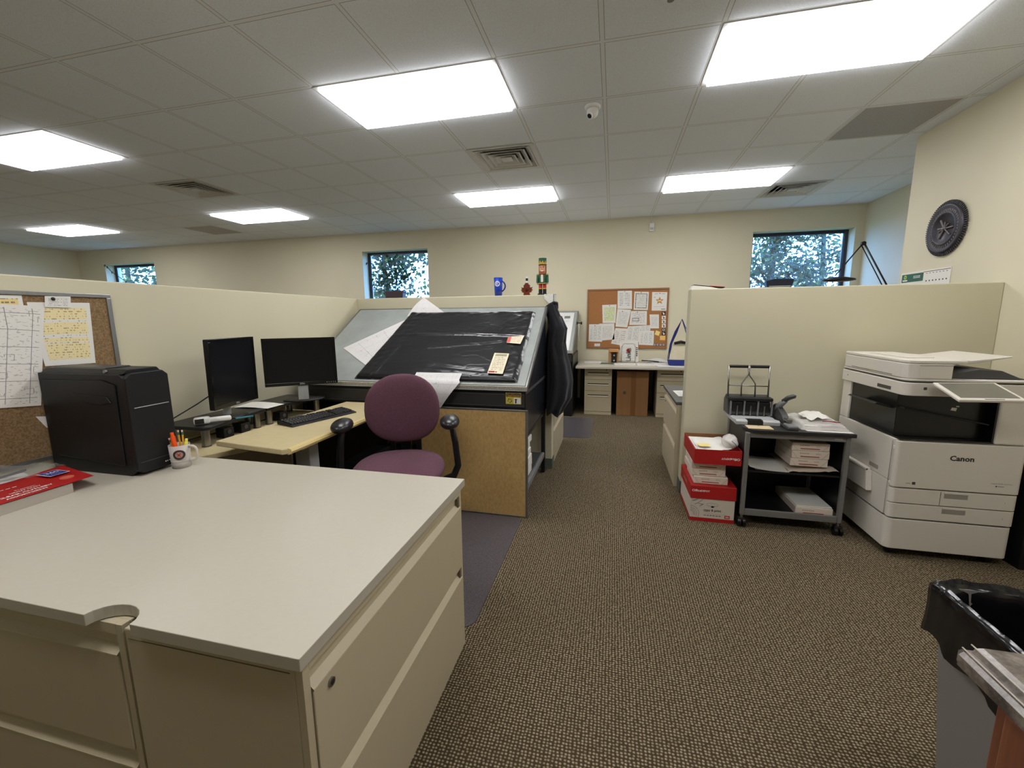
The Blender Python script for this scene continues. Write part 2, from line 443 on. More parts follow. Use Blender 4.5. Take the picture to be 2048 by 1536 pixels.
# ------------------------------------------------------------------ room shell
XL, XR, XR2, YB, YN, YJ = -11.2, 2.475, 3.29, 6.92, -3.2, 4.55
WZ0, WZ1 = 1.70, 2.60
WINS = [(-4.37, -3.12), (1.92, 3.185), (-10.46, -9.13)]
m = MB(); m.box((XL-.2, YN-.2, -.06), (XR2+.2, YB+.3, 0), M_carpet); struct(m, 'floor')
m = MB()
xs = [XL-.2]
for a, b in sorted(WINS): xs += [a, b]
xs.append(XR2+.2)
for i in range(len(xs)-1):
    if i % 2 == 0: m.box((xs[i], YB, 0), (xs[i+1], YB+.3, CEIL+.05), M_wall)
    else:
        m.box((xs[i], YB, 0), (xs[i+1], YB+.3, WZ0), M_wall); m.box((xs[i], YB, WZ1), (xs[i+1], YB+.3, CEIL+.05), M_wall)
struct(m, 'wall_back')
m = MB(); m.box((XL-.2, YN, 0), (XL, YB, CEIL+.05), M_wall); struct(m, 'wall_left')
m = MB(); m.box((XR, YN, 0), (XR+.12, YJ, CEIL+.05), M_wall); m.box((XR+.12, YJ-.12, 0), (XR2, YJ, CEIL+.05), M_wall); struct(m, 'wall_right')
m = MB(); m.box((XR2, YJ-.12, 0), (XR2+.2, YB, CEIL+.05), M_wall); struct(m, 'wall_recess')
m = MB(); m.box((XL, YN-.2, 0), (XR+.12, YN, CEIL+.05), M_wall); struct(m, 'wall_front')
# ceiling tiles, leaving out the cells of lamps and vents
LIGHTS = [(i, j) for j in (3, -1, -5) for i in (-3, 1, -9, -15)]
VENTS = [(-2, 1), (-8, 1), (3, 4)]
GRILLES = [(3, 1), (-11, 4)]
skip = set()
for i, j in LIGHTS: skip |= {(i, j), (i+1, j)}
for c in VENTS+GRILLES: skip.add(c)
m = MB()
for i in range(-20, 7):
    for j in range(-12, 8):
        if (i, j) in skip: continue
        x0, x1 = max(TX+i*T, XL-.2), min(TX+(i+1)*T, XR2+.2); y0, y1 = max(TY+j*T, YN-.2), min(TY+(j+1)*T, YB+.3)
        if x1 <= x0 or y1 <= y0: continue
        m.add([(x0, y0, CEIL), (x0, y1, CEIL), (x1, y1, CEIL), (x1, y0, CEIL)], [(0, 1, 2, 3)], M_ceil)
m.box((XL-.2, YN-.2, CEIL+.3), (XR2+.2, YB+.3, CEIL+.4), M_wall)
struct(m, 'ceiling')
# half-height partitions
PT = 1.62
PX, PY, PRY, PRX = -2.49, 3.80, 3.47, .565
def partition(name, a, b):
    m = MB(); m.box((a[0], a[1], 0), (b[0], b[1], PT), M_wall2, .006); struct(m, name)
partition('wall_partition_left', (PX-.12, YN, 0), (PX, PY+.12, 0))
partition('wall_partition_back', (PX, PY, 0), (-.53, PY+.12, 0))
partition('wall_partition_right', (PRX, PRY, 0), (XR, PRY+.12, 0))
def baseb(name, a, b):
    m = MB(); m.box((a[0], a[1], 0), (b[0], b[1], .1), M_base, .003); struct(m, name)
baseb('baseboard_partition_back', (PX, PY-.006), (-.524, PY)); baseb('baseboard_partition_end', (-.53, PY), (-.524, PY+.12))
baseb('baseboard_partition_right', (PRX-.006, PRY-.006), (XR-.006, PRY)); baseb('baseboard_partition_right_end', (PRX-.006, PRY), (PRX, PRY+.12))
baseb('baseboard_right', (XR-.006, 1.0), (XR, PRY)); baseb('baseboard_back', (XL, YB-.006), (XR2, YB)); baseb('baseboard_left', (XL, YN), (XL+.006, YB-.006))
baseb('baseboard_partition_left', (PX, 1.6), (PX+.006, PY-.006))
M_glass = clear('window_glass', (.9, .95, 1, 1), .07, .02)
for k, (a, b) in enumerate(WINS):
    y0, y1 = YB+.17, YB+.22
    fr = thing('window_%d' % (k+1), None, None, ((a+b)/2, y0, WZ0)); del fr['label']; del fr['category']; fr['kind'] = 'structure'
    m = MB(); t = .045
    m.box((a, y0, WZ0), (a+t, y1, WZ1), M_win, .004); m.box((b-t, y0, WZ0), (b, y1, WZ1), M_win, .004)
    m.box((a+t, y0, WZ1-t), (b-t, y1, WZ1), M_win, .004); m.box((a+t, y0, WZ0), (b-t, y1, WZ0+t), M_win, .004)
    m.box((a+t, y0+.015, WZ0+t), (a+t+.012, y1-.01, WZ1-t), M_alu); m.box((b-t-.012, y0+.015, WZ0+t), (b-t, y1-.01, WZ1-t), M_alu)
    m.build('window_frame', fr)
    m = MB(); m.box((a+t+.012, y0+.022, WZ0+t), (b-t-.012, y0+.028, WZ1-t), M_glass); m.build('window_pane', fr)
# outdoors
m = MB(); m.box((-40, YB+.35, -.4), (40, 60, -.3), M_terr); struct(m, 'ground')
def tree(label, x, y, seed, n, spread, zr, lm, lean=0, leaf=.055):
    rnd = random.Random(seed)
    t = thing('tree', label, 'tree', (x, y, -.3), 0, 'trees outside the windows')
    mt = MB(); tips = []
    top = zr[1]
    trunk = [V((x+lean*k*.25+rnd.uniform(-.05, .05), y, -.3+(top+.3)*k/6)) for k in range(7)]
    mt.tube(trunk, [.10-.012*k for k in range(7)], M_bark, 8)
    for k in range(13):
        b = trunk[rnd.randint(2, 6)]; a = rnd.uniform(0, 2*PI); L = rnd.uniform(.8, 1.5)*spread*.7
        e = b+V((math.cos(a)*L, math.sin(a)*L*.6, rnd.uniform(.1, .7)*L))
        mid = (b+e)/2+V((0, 0, rnd.uniform(-.1, .15)))
        mt.tube([b, mid, e], [.03, .018, .006], M_bark, 5); tips += [(b, mid, e)]
        for q in range(3):
            s0 = b.lerp(e, rnd.uniform(.3, .9)); e2 = s0+V((rnd.uniform(-.5, .5), rnd.uniform(-.3, .3), rnd.uniform(-.3, .4)))
            mt.tube([s0, e2], [.01, .003], M_bark, 4); tips += [(s0, s0.lerp(e2, .5), e2)]
    mt.build('trunk', t)
    ml = MB()
    for k in range(n):
        if rnd.random() < .6:
            b, mid, e = rnd.choice(tips); q = rnd.random(); p = (b.lerp(mid, q*2) if q < .5 else mid.lerp(e, q*2-1))+V([rnd.gauss(0, .12) for _ in range(3)])
        else: p = V((x+rnd.gauss(0, spread*.8), y+rnd.gauss(0, .4), rnd.uniform(*zr)))
        a = V([rnd.gauss(0, 1) for _ in range(3)]).normalized(); b2 = a.orthogonal().normalized(); L = leaf*rnd.uniform(.6, 1.3); W = L*.45
        c = a.cross(b2)*W*.25
        ml.add([p, p+a*L*.5+b2*W+c, p+a*L*1.2, p+a*L*.5-b2*W+c], [(0, 1, 2), (0, 2, 3)], lm if rnd.random() < .8 else M_leafB)
    ml.build('foliage', t)
tree('dark leafy tree outside the right-hand window, its trunk near the left edge of the pane', 2.9, 9.3, 3, 4600, 1.5, (1.5, 4.2), M_leafA, .05, .085)
tree('pale green tree outside the right-hand window, its bare branches crossing the pane', 5.2, 12.6, 5, 5000, 1.8, (1.6, 5.2), M_leafA, -.1, .11)
tree('bushy tree outside the middle window behind the potted plant', -5.1, 9.0, 8, 5200, 1.3, (1.4, 3.9), M_leafA, 0, .08)
tree('shady tree outside the far left window', -13.2, 9.3, 9, 6000, 1.6, (1.4, 4.0), M_leafA, 0, .09)

# ------------------------------------------------------------------ ceiling fittings
def row(j): return {3: 'far row, nearest the back wall', -1: 'near row'}.get(j, 'row behind the camera')
LLAB = {(-3, -1): 'large bright ceiling panel just left of the ceiling camera, nearer row',
        (1, -1): 'largest bright ceiling panel, cut by the top right edge',
        (-9, -1): 'bright ceiling panel cut by the left edge above the long partition',
        (-3, 3): 'narrow bright ceiling panel over the mug and nutcracker, beyond the square vent',
        (1, 3): 'bright ceiling panel beside the slatted vent near the right-hand window',
        (-9, 3): 'bright ceiling panel next to the dark return grille on the left',
        (-15, 3): 'small far bright ceiling panel at the extreme left corner of the room'}
for (i, j) in LIGHTS:
    if (i, j) not in LLAB and j != -5 and (i, j) != (-15, -1): continue
    x0, x1, y0, y1 = TX+i*T, TX+(i+2)*T, TY+j*T, TY+(j+1)*T
    lab = LLAB.get((i, j), 'bright ceiling panel above and behind the camera' if j == -5 else 'bright ceiling panel beyond the left edge of the photo')
    if j == -5: lab = 'bright ceiling panel behind the camera, ' + {-3: 'straight overhead', 1: 'to the right', -9: 'beyond the left partition', -15: 'the farthest to the left'}[i]
    t = thing('ceiling_light', lab, 'ceiling light', ((x0+x1)/2, (y0+y1)/2, CEIL-.004), 0, 'recessed ceiling light panels')
    m = MB(); e = .030; z0, z1 = CEIL-.004, CEIL+.05
    m.box((x0, y0, z0), (x0+e, y1, z1), M_vent); m.box((x1-e, y0, z0), (x1, y1, z1), M_vent)
    m.box((x0+e, y0, z0), (x1-e, y0+e, z1), M_vent); m.box((x0+e, y1-e, z0), (x1-e, y1, z1), M_vent)
    m.box((x0, y0, z1), (x1, y1, z1+.01), M_vent); m.build('frame', t)
    m = MB(); m.box((x0+e, y0+e, CEIL-.027), (x1-e, y1-e, CEIL+.008), M_panel, .006); m.build('diffuser', t)  # diffuser dropped below the ceiling so its glowing sides brighten the tiles
VL = {(-2, 1): 'square stepped air vent in the ceiling right of centre, beside the ceiling camera', (-8, 1): 'square stepped air vent in the ceiling on the left, beyond the left light', (3, 4): 'square stepped air vent in the ceiling near the right-hand window'}
for (i, j) in VENTS:
    x0, y0 = TX+i*T, TY+j*T; cx, cy = x0+T/2, y0+T/2
    t = thing('air_vent', VL[(i, j)], 'vent', (cx, cy, CEIL-.004), 0, 'stepped supply air vents')
    def ring(m, r0, z0, r1, z1, mt):
        q = [(-1, -1), (1, -1), (1, 1), (-1, 1)]
        vs = [(cx+a*r0, cy+b*r0, z0) for a, b in q]+[(cx+a*r1, cy+b*r1, z1) for a, b in q]
        m.add(vs+[(p[0], p[1], p[2]+.003) for p in vs], [(k, (k+1) % 4, 4+(k+1) % 4, 4+k) for k in range(4)]+[(8+k, 12+k, 12+(k+1) % 4, 8+(k+1) % 4) for k in range(4)], mt)
    m = MB(); ring(m, T/2, CEIL-.004, T/2-.045, CEIL-.004, M_vent); ring(m, T/2-.045, CEIL-.004, T/2-.05, CEIL+.06, M_vent); m.build('frame', t)
    for q, r in enumerate((.250, .195, .140, .088)):
        m = MB(); ring(m, r, CEIL-.010, r-.050, CEIL+.030, M_vent); ring(m, r+.010, CEIL-.010, r, CEIL-.010, M_vent); m.build('louvre', t)
    m = MB(); m.box((cx-.05, cy-.05, CEIL-.01), (cx+.05, cy+.05, CEIL-.002), M_vent, .002); m.build('centre_plate', t)
    m = MB(); m.box((x0+.02, y0+.02, CEIL+.09), (x0+T-.02, y0+T-.02, CEIL+.1), M_ventd)
    for a, b in (((x0, y0), (x0+.02, y0+T)), ((x0+T-.02, y0), (x0+T, y0+T)), ((x0+.02, y0), (x0+T-.02, y0+.02)), ((x0+.02, y0+T-.02), (x0+T-.02, y0+T))):
        m.box((a[0], a[1], CEIL), (b[0], b[1], CEIL+.1), M_ventd)
    m.build('duct_box', t)
def grillemat():
    k = NT('perforated_steel'); P = k.pos(); vo = k.n('ShaderNodeTexVoronoi'); vo.inputs['Randomness'].default_value = 0; vo.inputs['Scale'].default_value = 1
    k.l(k.scale(P, 90, 90, 0), vo.inputs['Vector'])
    k.l(k.mix(k.math('LESS_THAN', vo.outputs['Distance'], .34), rgb(190, 188, 186), rgb(110, 108, 108)), k.b.inputs['Base Color']); return k.m
M_gril = grillemat()
for (i, j), lab in zip(GRILLES, ('grey perforated return air grille in the ceiling near the right wall', 'small dark perforated return air grille in the ceiling far left')):
    x0, y0 = TX+i*T, TY+j*T
    t = thing('return_grille', lab, 'vent', (x0+T/2, y0+T/2, CEIL-.003), 0)
    m = MB(); m.box((x0+.014, y0+.014, CEIL-.003), (x0+T-.014, y0+T-.014, CEIL+.002), M_gril); m.build('perforated_plate', t)
    m = MB()
    for a, b in (((x0, y0), (x0+.014, y0+T)), ((x0+T-.014, y0), (x0+T, y0+T)), ((x0+.014, y0), (x0+T-.014, y0+.014)), ((x0+.014, y0+T-.014), (x0+T-.014, y0+T))):
        m.box((a[0], a[1], CEIL-.004), (b[0], b[1], CEIL+.012), M_vent)
    m.box((x0, y0, CEIL+.012), (x0+T, y0+T, CEIL+.02), M_ventd)
    m.build('frame', t)
# dome camera
t = thing('security_camera', 'small white dome security camera hanging from the ceiling tile', 'security camera', (-.182, 3.30, CEIL))
m = MB(); m.lathe([(.0, 0), (.05, 0), (.056, -.008), (.054, -.02), (.046, -.026)][::-1], (-.182, 3.30, CEIL), M_whitep, 32); m.build('mount', t)
m = MB(); c = V((-.182, 3.30, CEIL-.045))
m.lathe([(.040*math.sin(a), .040*math.cos(a)) for a in [PI*k/14 for k in range(15)]][::-1], c, M_whitep, 28); m.build('eyeball', t)
d = V((-.45, -.55, -.72)).normalized()
m = MB(); m.cyl(c+d*.034, c+d*.046, .023, M_whitep, .021, 24); m.cyl(c+d*.046, c+d*.047, .017, M_blkg, .016, 24); m.build('lens', t)
# sprinkler
t = thing('sprinkler', 'small white fire sprinkler head in the ceiling at the top edge', 'sprinkler', (.22, 2.32, CEIL))
m = MB(); m.cyl((.22, 2.32, CEIL), (.22, 2.32, CEIL-.006), .03, M_whitep, .026, 20); m.build('escutcheon', t)
m = MB(); m.cyl((.22, 2.32, CEIL-.006), (.22, 2.32, CEIL-.03), .006, M_alu); m.cyl((.22, 2.32, CEIL-.03), (.22, 2.32, CEIL-.033), .016, M_alu, n=12); m.build('deflector', t)
# motion sensor under the ceiling on the back wall
t = thing('motion_sensor', 'small white motion sensor high on the back wall under the ceiling', 'sensor', (.525, YB, 2.68))
m = MB(); m.box((.49, YB-.035, 2.68), (.56, YB-.001, 2.80), M_whitep, .012); m.build('housing', t)
m = MB(); m.box((.502, YB-.042, 2.70), (.548, YB-.035, 2.735), M_lgrey, .004); m.build('lens', t)
m = MB(); m.tube([(.525, YB-.01, 2.80), (.525, YB-.01, 2.86), (.52, YB-.03, CEIL-.003)], .004, M_whitep, 6); m.build('cable', t)

# ------------------------------------------------------------------ lateral files and worktop (foreground)
def lateral_file(label, W, D, Hh, loc, rz, lock_x, drawers=2, group=None, strip=.028, base=.065):
    """front faces local -Y, width along local X, origin at centre of the front at floor"""
    t = thing('lateral_file_cabinet', label, 'filing cabinet', loc, rz, group)
    F = FR[t.name]
    m = MB(); m.box((-W/2, .018, 0), (W/2, D, Hh), M_cab, .003)
    m.box((-W/2, 0, 0), (-W/2+.02, .018, Hh), M_cab, .001); m.box((W/2-.02, 0, 0), (W/2, .018, Hh), M_cab, .001)
    m.box((-W/2+.02, 0, Hh-strip), (W/2-.02, .018, Hh), M_cab, .001); m.box((-W/2+.02, 0, 0), (W/2-.02, .018, base), M_cab, .001)
    m.box((-W/2-.0008, .03, Hh-.026), (-W/2, D-.01, Hh-.024), M_cabd); m.box((W/2, .03, Hh-.026), (W/2+.0008, D-.01, Hh-.024), M_cabd)
    m.cyl((W/2-.1, .1, Hh-.014), (W/2-.1, .1, Hh-.0135), .003, M_ink); m.build('carcass', t, False)
    dh = (Hh-strip-base-.004)/drawers
    for k in range(drawers):
        z0 = base+.004+k*dh; z1 = z0+dh-.004
        m = MB(); m.box((-W/2+.022, -.004, z0), (W/2-.022, .016, z1-.047), M_cab, .002)
        # finger pull: a sloped lip the whole width, with a dark gap over it
        m.prism([(-.004, z1-.050), (-.005, z1-.046), (.012, z1-.030), (.012, z1-.002), (.017, z1-.002), (.017, z1-.050)], -W/2+.022, W/2-.022, M_cab, 'x'); m.box((-W/2+.022, -.0052, z1-.049), (W/2-.022, -.002, z1-.0455), M_cabl)  # paler strip paints the bright highlight along the lip edge
        d = m.build('drawer', t, False)
        m = MB(); m.box((W/2-.040, -.001, z1-.045), (W/2-.0215, .010, z1-.004), M_cabd, .001)
        if lock_x is not None: m.build('latch', d, False)
        if k == drawers-1 and lock_x is not None:
            m = MB(); m.cyl((lock_x, -.004, z1-.075), (lock_x, -.009, z1-.075), .010, M_chrome, n=20); m.cyl((lock_x, -.009, z1-.075), (lock_x, -.0095, z1-.075), .006, M_ink, n=12)
            m.build('lock', d, False)
    return t
# A faces the aisle (+X); B faces the camera (-Y); another one behind B
lateral_file('beige two-drawer filing cabinet in the foreground, its drawers facing the carpeted aisle', .93, .475, .725, (-.598, 1.10, 0), PI/2, -.39)
lateral_file('beige filing cabinet at the bottom left, its drawers facing the camera', .915, .46, .725, (-1.545, .640, 0), 0, None)
m = MB()
pts = [(-2.485, .617)]
for k in range(11):
    a = PI+(-PI)*k/10; pts.append((-1.093+.062*math.cos(a)*1.1, .617+.05*math.sin(a)))
pts += [(-.585, .617), (-.585, 1.58), (-2.485, 1.58)]
m.prism(pts, .727, .757, M_top, 'z', .0015)
o = solo(m, 'worktop', 'large pale laminate worktop with a curved notch, lying over the foreground filing cabinets', 'worktop')
WT = .757
# storage below the far left part of the worktop
m = MB(); m.box((-2.47, .66, 0), (-2.40, 1.56, .727), M_cab, .003); solo(m, 'support_panel', 'narrow beige end panel holding up the worktop against the left partition', 'support panel')

# ------------------------------------------------------------------ computer tower
t = thing('computer_tower', 'black computer tower standing on the worktop in front of the pinboard', 'computer', (-2.21, 1.40, WT))
x0, x1, y0, y1, z0, z1 = -2.465, -1.965, 1.305, 1.475, WT, 1.215
m = MB(); m.prism([(x0, z0+.012), (x0+.02, z0), (x1-.04, z0), (x1-.012, z0+.02), (x1-.012, z1-.03), (x1-.03, z1-.015), (x0, z1-.015)], y0, y1, M_blk, 'y', .004); m.build('case', t)
m = MB(); m.prism([(x0+.05, z0+.07), (x1-.06, z0+.045), (x1-.05, z1-.06), (x1-.12, z1-.04), (x0+.03, z1-.045)], y0-.006, y0-.0005, M_blk, 'y', .003)
m.prism([(x1-.30, z1-.10), (x1-.10, z1-.11), (x1-.08, z1-.135), (x1-.14, z1-.145), (x1-.25, z1-.135)], y0-.010, y0-.006, M_blk, 'y', .002)
m.build('side_panel', t)
m = MB(); m.prism([(y0-.004, z0+.03), (y0+.02, z0+.012), (y1-.02, z0+.012), (y1+.002, z0+.03), (y1+.002, z1-.03), (y1-.02, z1-.01), (y0+.02, z1-.01), (y0-.004, z1-.03)], x1-.012, x1+.010, M_blk, 'x', .004)
f = m.build('front_panel', t)
m = MB(); m.box((x1+.010, y0+.015, z1-.16), (x1+.0115, y1-.012, z1-.157), M_lgrey); m.box((x1+.010, y0+.01, z0+.06), (x1+.011, y1-.01, z0+.062), M_dgrey); m.build('bay_trim', f)
m = MB()
for k, L in enumerate((.005, .003, .007, .004)): m.box((x1+.010, y1-.062+.009*k, z0+.033), (x1+.0112, y1-.062+.009*k+L, z0+.038), M_wink)
m.build('badge', f)
m = MB(); m.prism([(y0+.006, z1-.015), (y1-.004, z1-.015), (y1-.02, z1+.004), (y0+.028, z1+.004)], x0+.01, x1-.02, M_blk, 'x', .003)
m.prism([(y0+.03, z1+.004), (y1-.03, z1+.004), (y1-.04, z1+.010), (y0+.04, z1+.010)], x0+.05, x1-.15, M_dgrey, 'x', .002)
tp = m.build('top_panel', t)
m = MB(); m.cyl((x1-.12, y0+.018, z1-.006), (x1-.12, y0+.010, z1-.004), .007, M_grey); m.build('power_button', tp)

# ------------------------------------------------------------------ mug with pens
mc = V((-1.912, 1.450, WT))
M_frost = clear('frosted_plastic', rgb(214, 208, 200), .62, .45)
M_frost_ = M_frost
t = thing('mug', 'frosted clear plastic mug with a round dark emblem, holding pencils', 'mug', mc)
m = MB(); m.lathe([(.0, .004), (.032, .004), (.034, .02), (.0385, .105), (.0405, .107), (.0365, .02), (.035, .0), (.0, .0)], mc, M_frost, 36)
m.lathe([(.0372, .030), (.0378, .033), (.0372, .036)], mc, M_frost, 36); m.build('cup', t)
hd = V((.93, .36, 0)).normalized()
m = MB(); pp = []
for k in range(13):
    a = PI*.5-PI*k/12; q = abs(math.cos(a))**.6
    pp.append(mc+hd*(.037+.034*q)+V((0, 0, .064+.033*(abs(math.sin(a))**.6)*(1 if math.sin(a) > 0 else -1))))
m.tube(pp, .0055, mat('frosted_handle', rgb(206, 198, 186), .4), 8, flat=1.3); m.build('handle', t)
def onmug(a, z, r=.0415):
    return mc+V((r*math.cos(a), r*math.sin(a), z))
a0 = math.atan2(-1.475, 1.905)-.1
m = MB()
def badge(r0, r1, mt, off):
    vs = []; n = 28
    for r in (r0, r1):
        for i in range(n):
            q = 2*PI*i/n; vs.append(onmug(a0+r*math.cos(q)/.039, .066+r*math.sin(q), .0395+off+.002*((.066+r*math.sin(q))-.05)/.05))
    m.add(vs, [(i, (i+1) % n, n+(i+1) % n, n+i) for i in range(n)], mt)
badge(.0005, .015, mat('badge_red', rgb(176, 130, 112), .6), .0005); badge(.014, .0225, mat('badge_dark', rgb(44, 36, 52), .5), .0008)
for q, L in ((.9, .009), (2.4, .010), (3.9, .008), (5.2, .010)):
    p0 = onmug(a0, .066, .041); p1 = onmug(a0+L*math.cos(q)/.039, .066+L*math.sin(q), .041); m.tube([p0, p1], .0013, M_redink, 4)
m.build('emblem', t)
def pencil(name, label, cat, base, top, r, body, kind):
    base, top = V(base), V(top); d = (top-base).normalized(); o = thing(name, label, cat, base, group='pens in the frosted mug')
    if kind == 'pencil':
        m = MB(); m.cyl(base, top-d*.02, r, body, n=6, smooth=False); m.build('barrel', o)
        m = MB(); m.cyl(top-d*.02, top-d*.007, r*1.06, M_green if body is M_pen else M_chrome, n=12); m.build('ferrule', o)
        m = MB(); m.cyl(top-d*.007, top, r, mat('eraser', rgb(226, 186, 176), .8), n=12); m.build('eraser', o)
    else:
        m = MB(); m.cyl(base, top-d*.02, r, body, n=14); m.build('barrel', o)
        m = MB(); m.cyl(top-d*.02, top-d*.002, r*.75, body, r*.7, 14); m.build('cap', o)
M_pen = mat('pencil_yellow', rgb(224, 166, 40), .4)
bz = .008
pencil('pencil', 'yellow pencil in the frosted mug, left one of the tallest pair', 'pencil', mc+V((.0, .01, bz)), mc+V((.010, -.004, .172)), .0038, M_pen, 'pencil')
pencil('pencil', 'yellow pencil in the frosted mug, right one of the tallest pair', 'pencil', mc+V((.008, .014, bz)), mc+V((.020, .006, .171)), .0038, M_pen, 'pencil')
pencil('marker', 'fat orange highlighter standing in the frosted mug', 'marker', mc+V((-.004, -.006, bz)), mc+V((-.012, -.016, .166)), .0095, mat('hl_orange', rgb(255, 92, 24), .35), 'marker')
pencil('marker', 'yellow highlighter leaning to the handle side of the frosted mug', 'marker', mc+V((.014, -.002, bz)), mc+V((.031, .014, .132)), .0078, mat('hl_yellow', rgb(238, 226, 96), .35), 'marker')
pencil('pencil', 'short worn pencil in the frosted mug, left of the orange highlighter', 'pencil', mc+V((-.012, .0, bz)), mc+V((-.026, -.020, .138)), .0036, M_pen, 'pencil')
pencil('marker', 'dark red pen at the left rim of the frosted mug', 'pen', mc+V((-.016, .008, bz)), mc+V((-.034, -.006, .130)), .0042, mat('pen_red', rgb(120, 24, 26), .3), 'marker')

# ------------------------------------------------------------------ cutlery box and things by it
t = thing('cutlery_box', 'red cardboard box of clear cutlery lying on the worktop at the left edge', 'box', (-2.16, .86, WT))
bx0, bx1, by0, by1, bz1 = -2.285, -2.045, .50, 1.126, WT+.040
m = MB(); m.box((bx0, by0, WT), (bx1, by1, bz1-.002), mat('grey_card', rgb(176, 168, 156), .7), .001)
m.box((bx0, by1, WT), (bx1, by1+.0008, bz1-.002), M_tape); m.build('tray', t)
def lidf(u, v):
    x = bx1+.004-(bx1+.016-bx0)*v; e = (by1+.070+.045*v)-by0
    return (x, by0+e*u, bz1+.002+.010*max(0, u-.80)*5*v)
m = MB(); m.sheet(lidf, 24, 8, M_red)
m.v += []
def T2(s, sz, x, y, mt=M_wink, al='CENTER', b=.0): m.text(s, sz, face((x, y, bz1+.0045), (0, 1, 0), (-1, 0, .01)), mt, al, b)
T2('ASSORTMENT', .0185, -2.066, 1.008, b=.0004); T2('CLEAR CUTLERY', .0205, -2.094, 1.018, b=.0005); T2('HEAVY DUTY', .0145, -2.121, 1.030, b=.0003); T2('Premium', .016, -2.143, 1.040)
for q_ in range(14): m.box((-2.203, .80+.018*q_, bz1+.003), (-2.199, .812+.018*q_, bz1+.0036), M_wink)
LZ = bz1+.0135
m.add([(-2.247, 1.128, LZ), (-2.247, 1.192, LZ), (-2.165, 1.192, LZ), (-2.165, 1.128, LZ)], [(3, 2, 1, 0)], M_wink); m.add([(-2.243, 1.132, LZ+.0006), (-2.243, 1.188, LZ+.0006), (-2.169, 1.188, LZ+.0006), (-2.169, 1.132, LZ+.0006)], [(3, 2, 1, 0)], mat('label_blue', rgb(30, 44, 150), .5))
m.text('360', .030, face((-2.214, 1.160, LZ+.001), (0, 1, 0), (-1, 0, 0)), M_wink, bold=.0004); m.text('Pieces', .013, face((-2.188, 1.160, LZ+.001), (0, 1, 0), (-1, 0, 0)), M_wink)
m.cyl((-2.115, 1.150, bz1+.004), (-2.115, 1.150, bz1+.0085), .021, mat('coral', rgb(226, 110, 90), .5), n=24)
m.build('lid', t)
M_poly = clear('clear_polythene', rgb(214, 214, 212), .22, .1, .8, 40)
m = MB()
def bagf(u, v):
    x = -2.46+.19*v; y = .70+.54*u; z = WT+.012+.055*math.sin(PI*min(1, u*1.05))*(1-v*.6)+.016*noise.noise(V((u*7, v*5, 1)))+.05*max(0, u-.75)
    return (x+.02*noise.noise(V((u*5, 0, 3))), y, z+.03)
m.sheet(bagf, 26, 10, M_poly); solo(m, 'plastic_bag', 'crumpled clear plastic bag lying between the red cutlery box and the computer tower', 'bag')
m = MB(); m.sheet(lambda u, v: (-2.43+.10*v, .80+.36*u, WT+.008+.035*math.sin(PI*v)+.01*noise.noise(V((u*9, v*9, 7)))), 16, 6, M_white)
solo(m, 'paper_napkin', 'crumpled white paper inside the clear bag behind the red cutlery box', 'paper')
m = MB(); m.box((-2.40, .62, WT+.001), (-2.30, 1.10, WT+.006), M_white, .001); m.box((-2.385, .66, WT+.006), (-2.33, 1.02, WT+.0066), M_card); solo(m, 'leaflet', 'white leaflet with a brown band lying behind the red cutlery box', 'leaflet')
m = MB(); m.tube([(-2.35+.012*math.sin(k), .66+.07*k, WT+.060+.010*math.sin(k*.9)) for k in range(8)], .008, mat('navy_strap', rgb(40, 40, 72), .6), 8, flat=.4); solo(m, 'strap', 'dark blue strap curling over the papers behind the red cutlery box', 'strap')

# ------------------------------------------------------------------ framed pinboard on the left partition
bxp = PX+.002
t = thing('pinboard', 'large tan pinboard in a grey metal frame on the left partition', 'pinboard', (bxp, .95, .80))
m = MB(); m.box((bxp, .32, .82), (bxp+.010, 1.62, 1.535), M_pboard); m.build('board', t)
m = MB()
for a, b in (((.30, 1.535), (1.64, 1.553)), ((.30, .80), (1.64, .82)), ((1.62, .82), (1.64, 1.535)), ((.30, .82), (.32, 1.535))):
    m.box((bxp, a[0], a[1]), (bxp+.016, b[0], b[1]), M_alu, .002)
m.build('frame', t)
px = bxp+.0125
def pin_left(name, label, cat, c, mt, off=0, group='papers on the left pinboard'):
    m = MB(); m.slabsheet([(px+off, y, z) for y, z in c], mt, .0007); return solo(m, name, label, cat, group)
k = .984
def S2(l): return [(y*k, H+(z-H)*k) for y, z in l]
P_grid = printmat('print_symbols', 'grid', 6, ink=rgb(96, 96, 100), cols=6, margin=.03)
P_sched = printmat('print_schedule', 'text', 26, hi=rgb(234, 216, 150), ink=rgb(150, 128, 100), margin=.09, dens=.42, cols=1)
P_sched2 = printmat('print_schedule2', 'text', 10, hi=rgb(226, 200, 110), ink=rgb(110, 100, 90), margin=.08)
P_card = printmat('print_card', 'text', 7, ink=rgb(150, 148, 150), margin=.12)
pin_left('paper_sheet', 'yellow-striped schedule sheet pinned below the business card on the left pinboard', 'paper', S2([(1.341, 1.507), (1.573, 1.511), (1.558, 1.215), (1.364, 1.22)]), P_sched)
pin_left('paper_sheet', 'sheet with a yellow header mostly hidden at the top left of the left pinboard', 'paper', S2([(1.15, 1.53), (1.329, 1.536), (1.33, 1.36), (1.15, 1.36)]), P_sched2, -.0008)
pin_left('symbol_chart', 'wide chart of small ruled symbols pinned at the left edge of the left pinboard', 'chart', S2([(.86, 1.52), (1.398, 1.489), (1.324, 1.046), (.86, 1.10)]), P_grid, .0022)
pin_left('business_card', 'small white card with an eye-like mark pinned at the top of the left pinboard', 'card', S2([(1.404, 1.536), (1.499, 1.538), (1.493, 1.486), (1.398, 1.487)]), P_card, .0042)
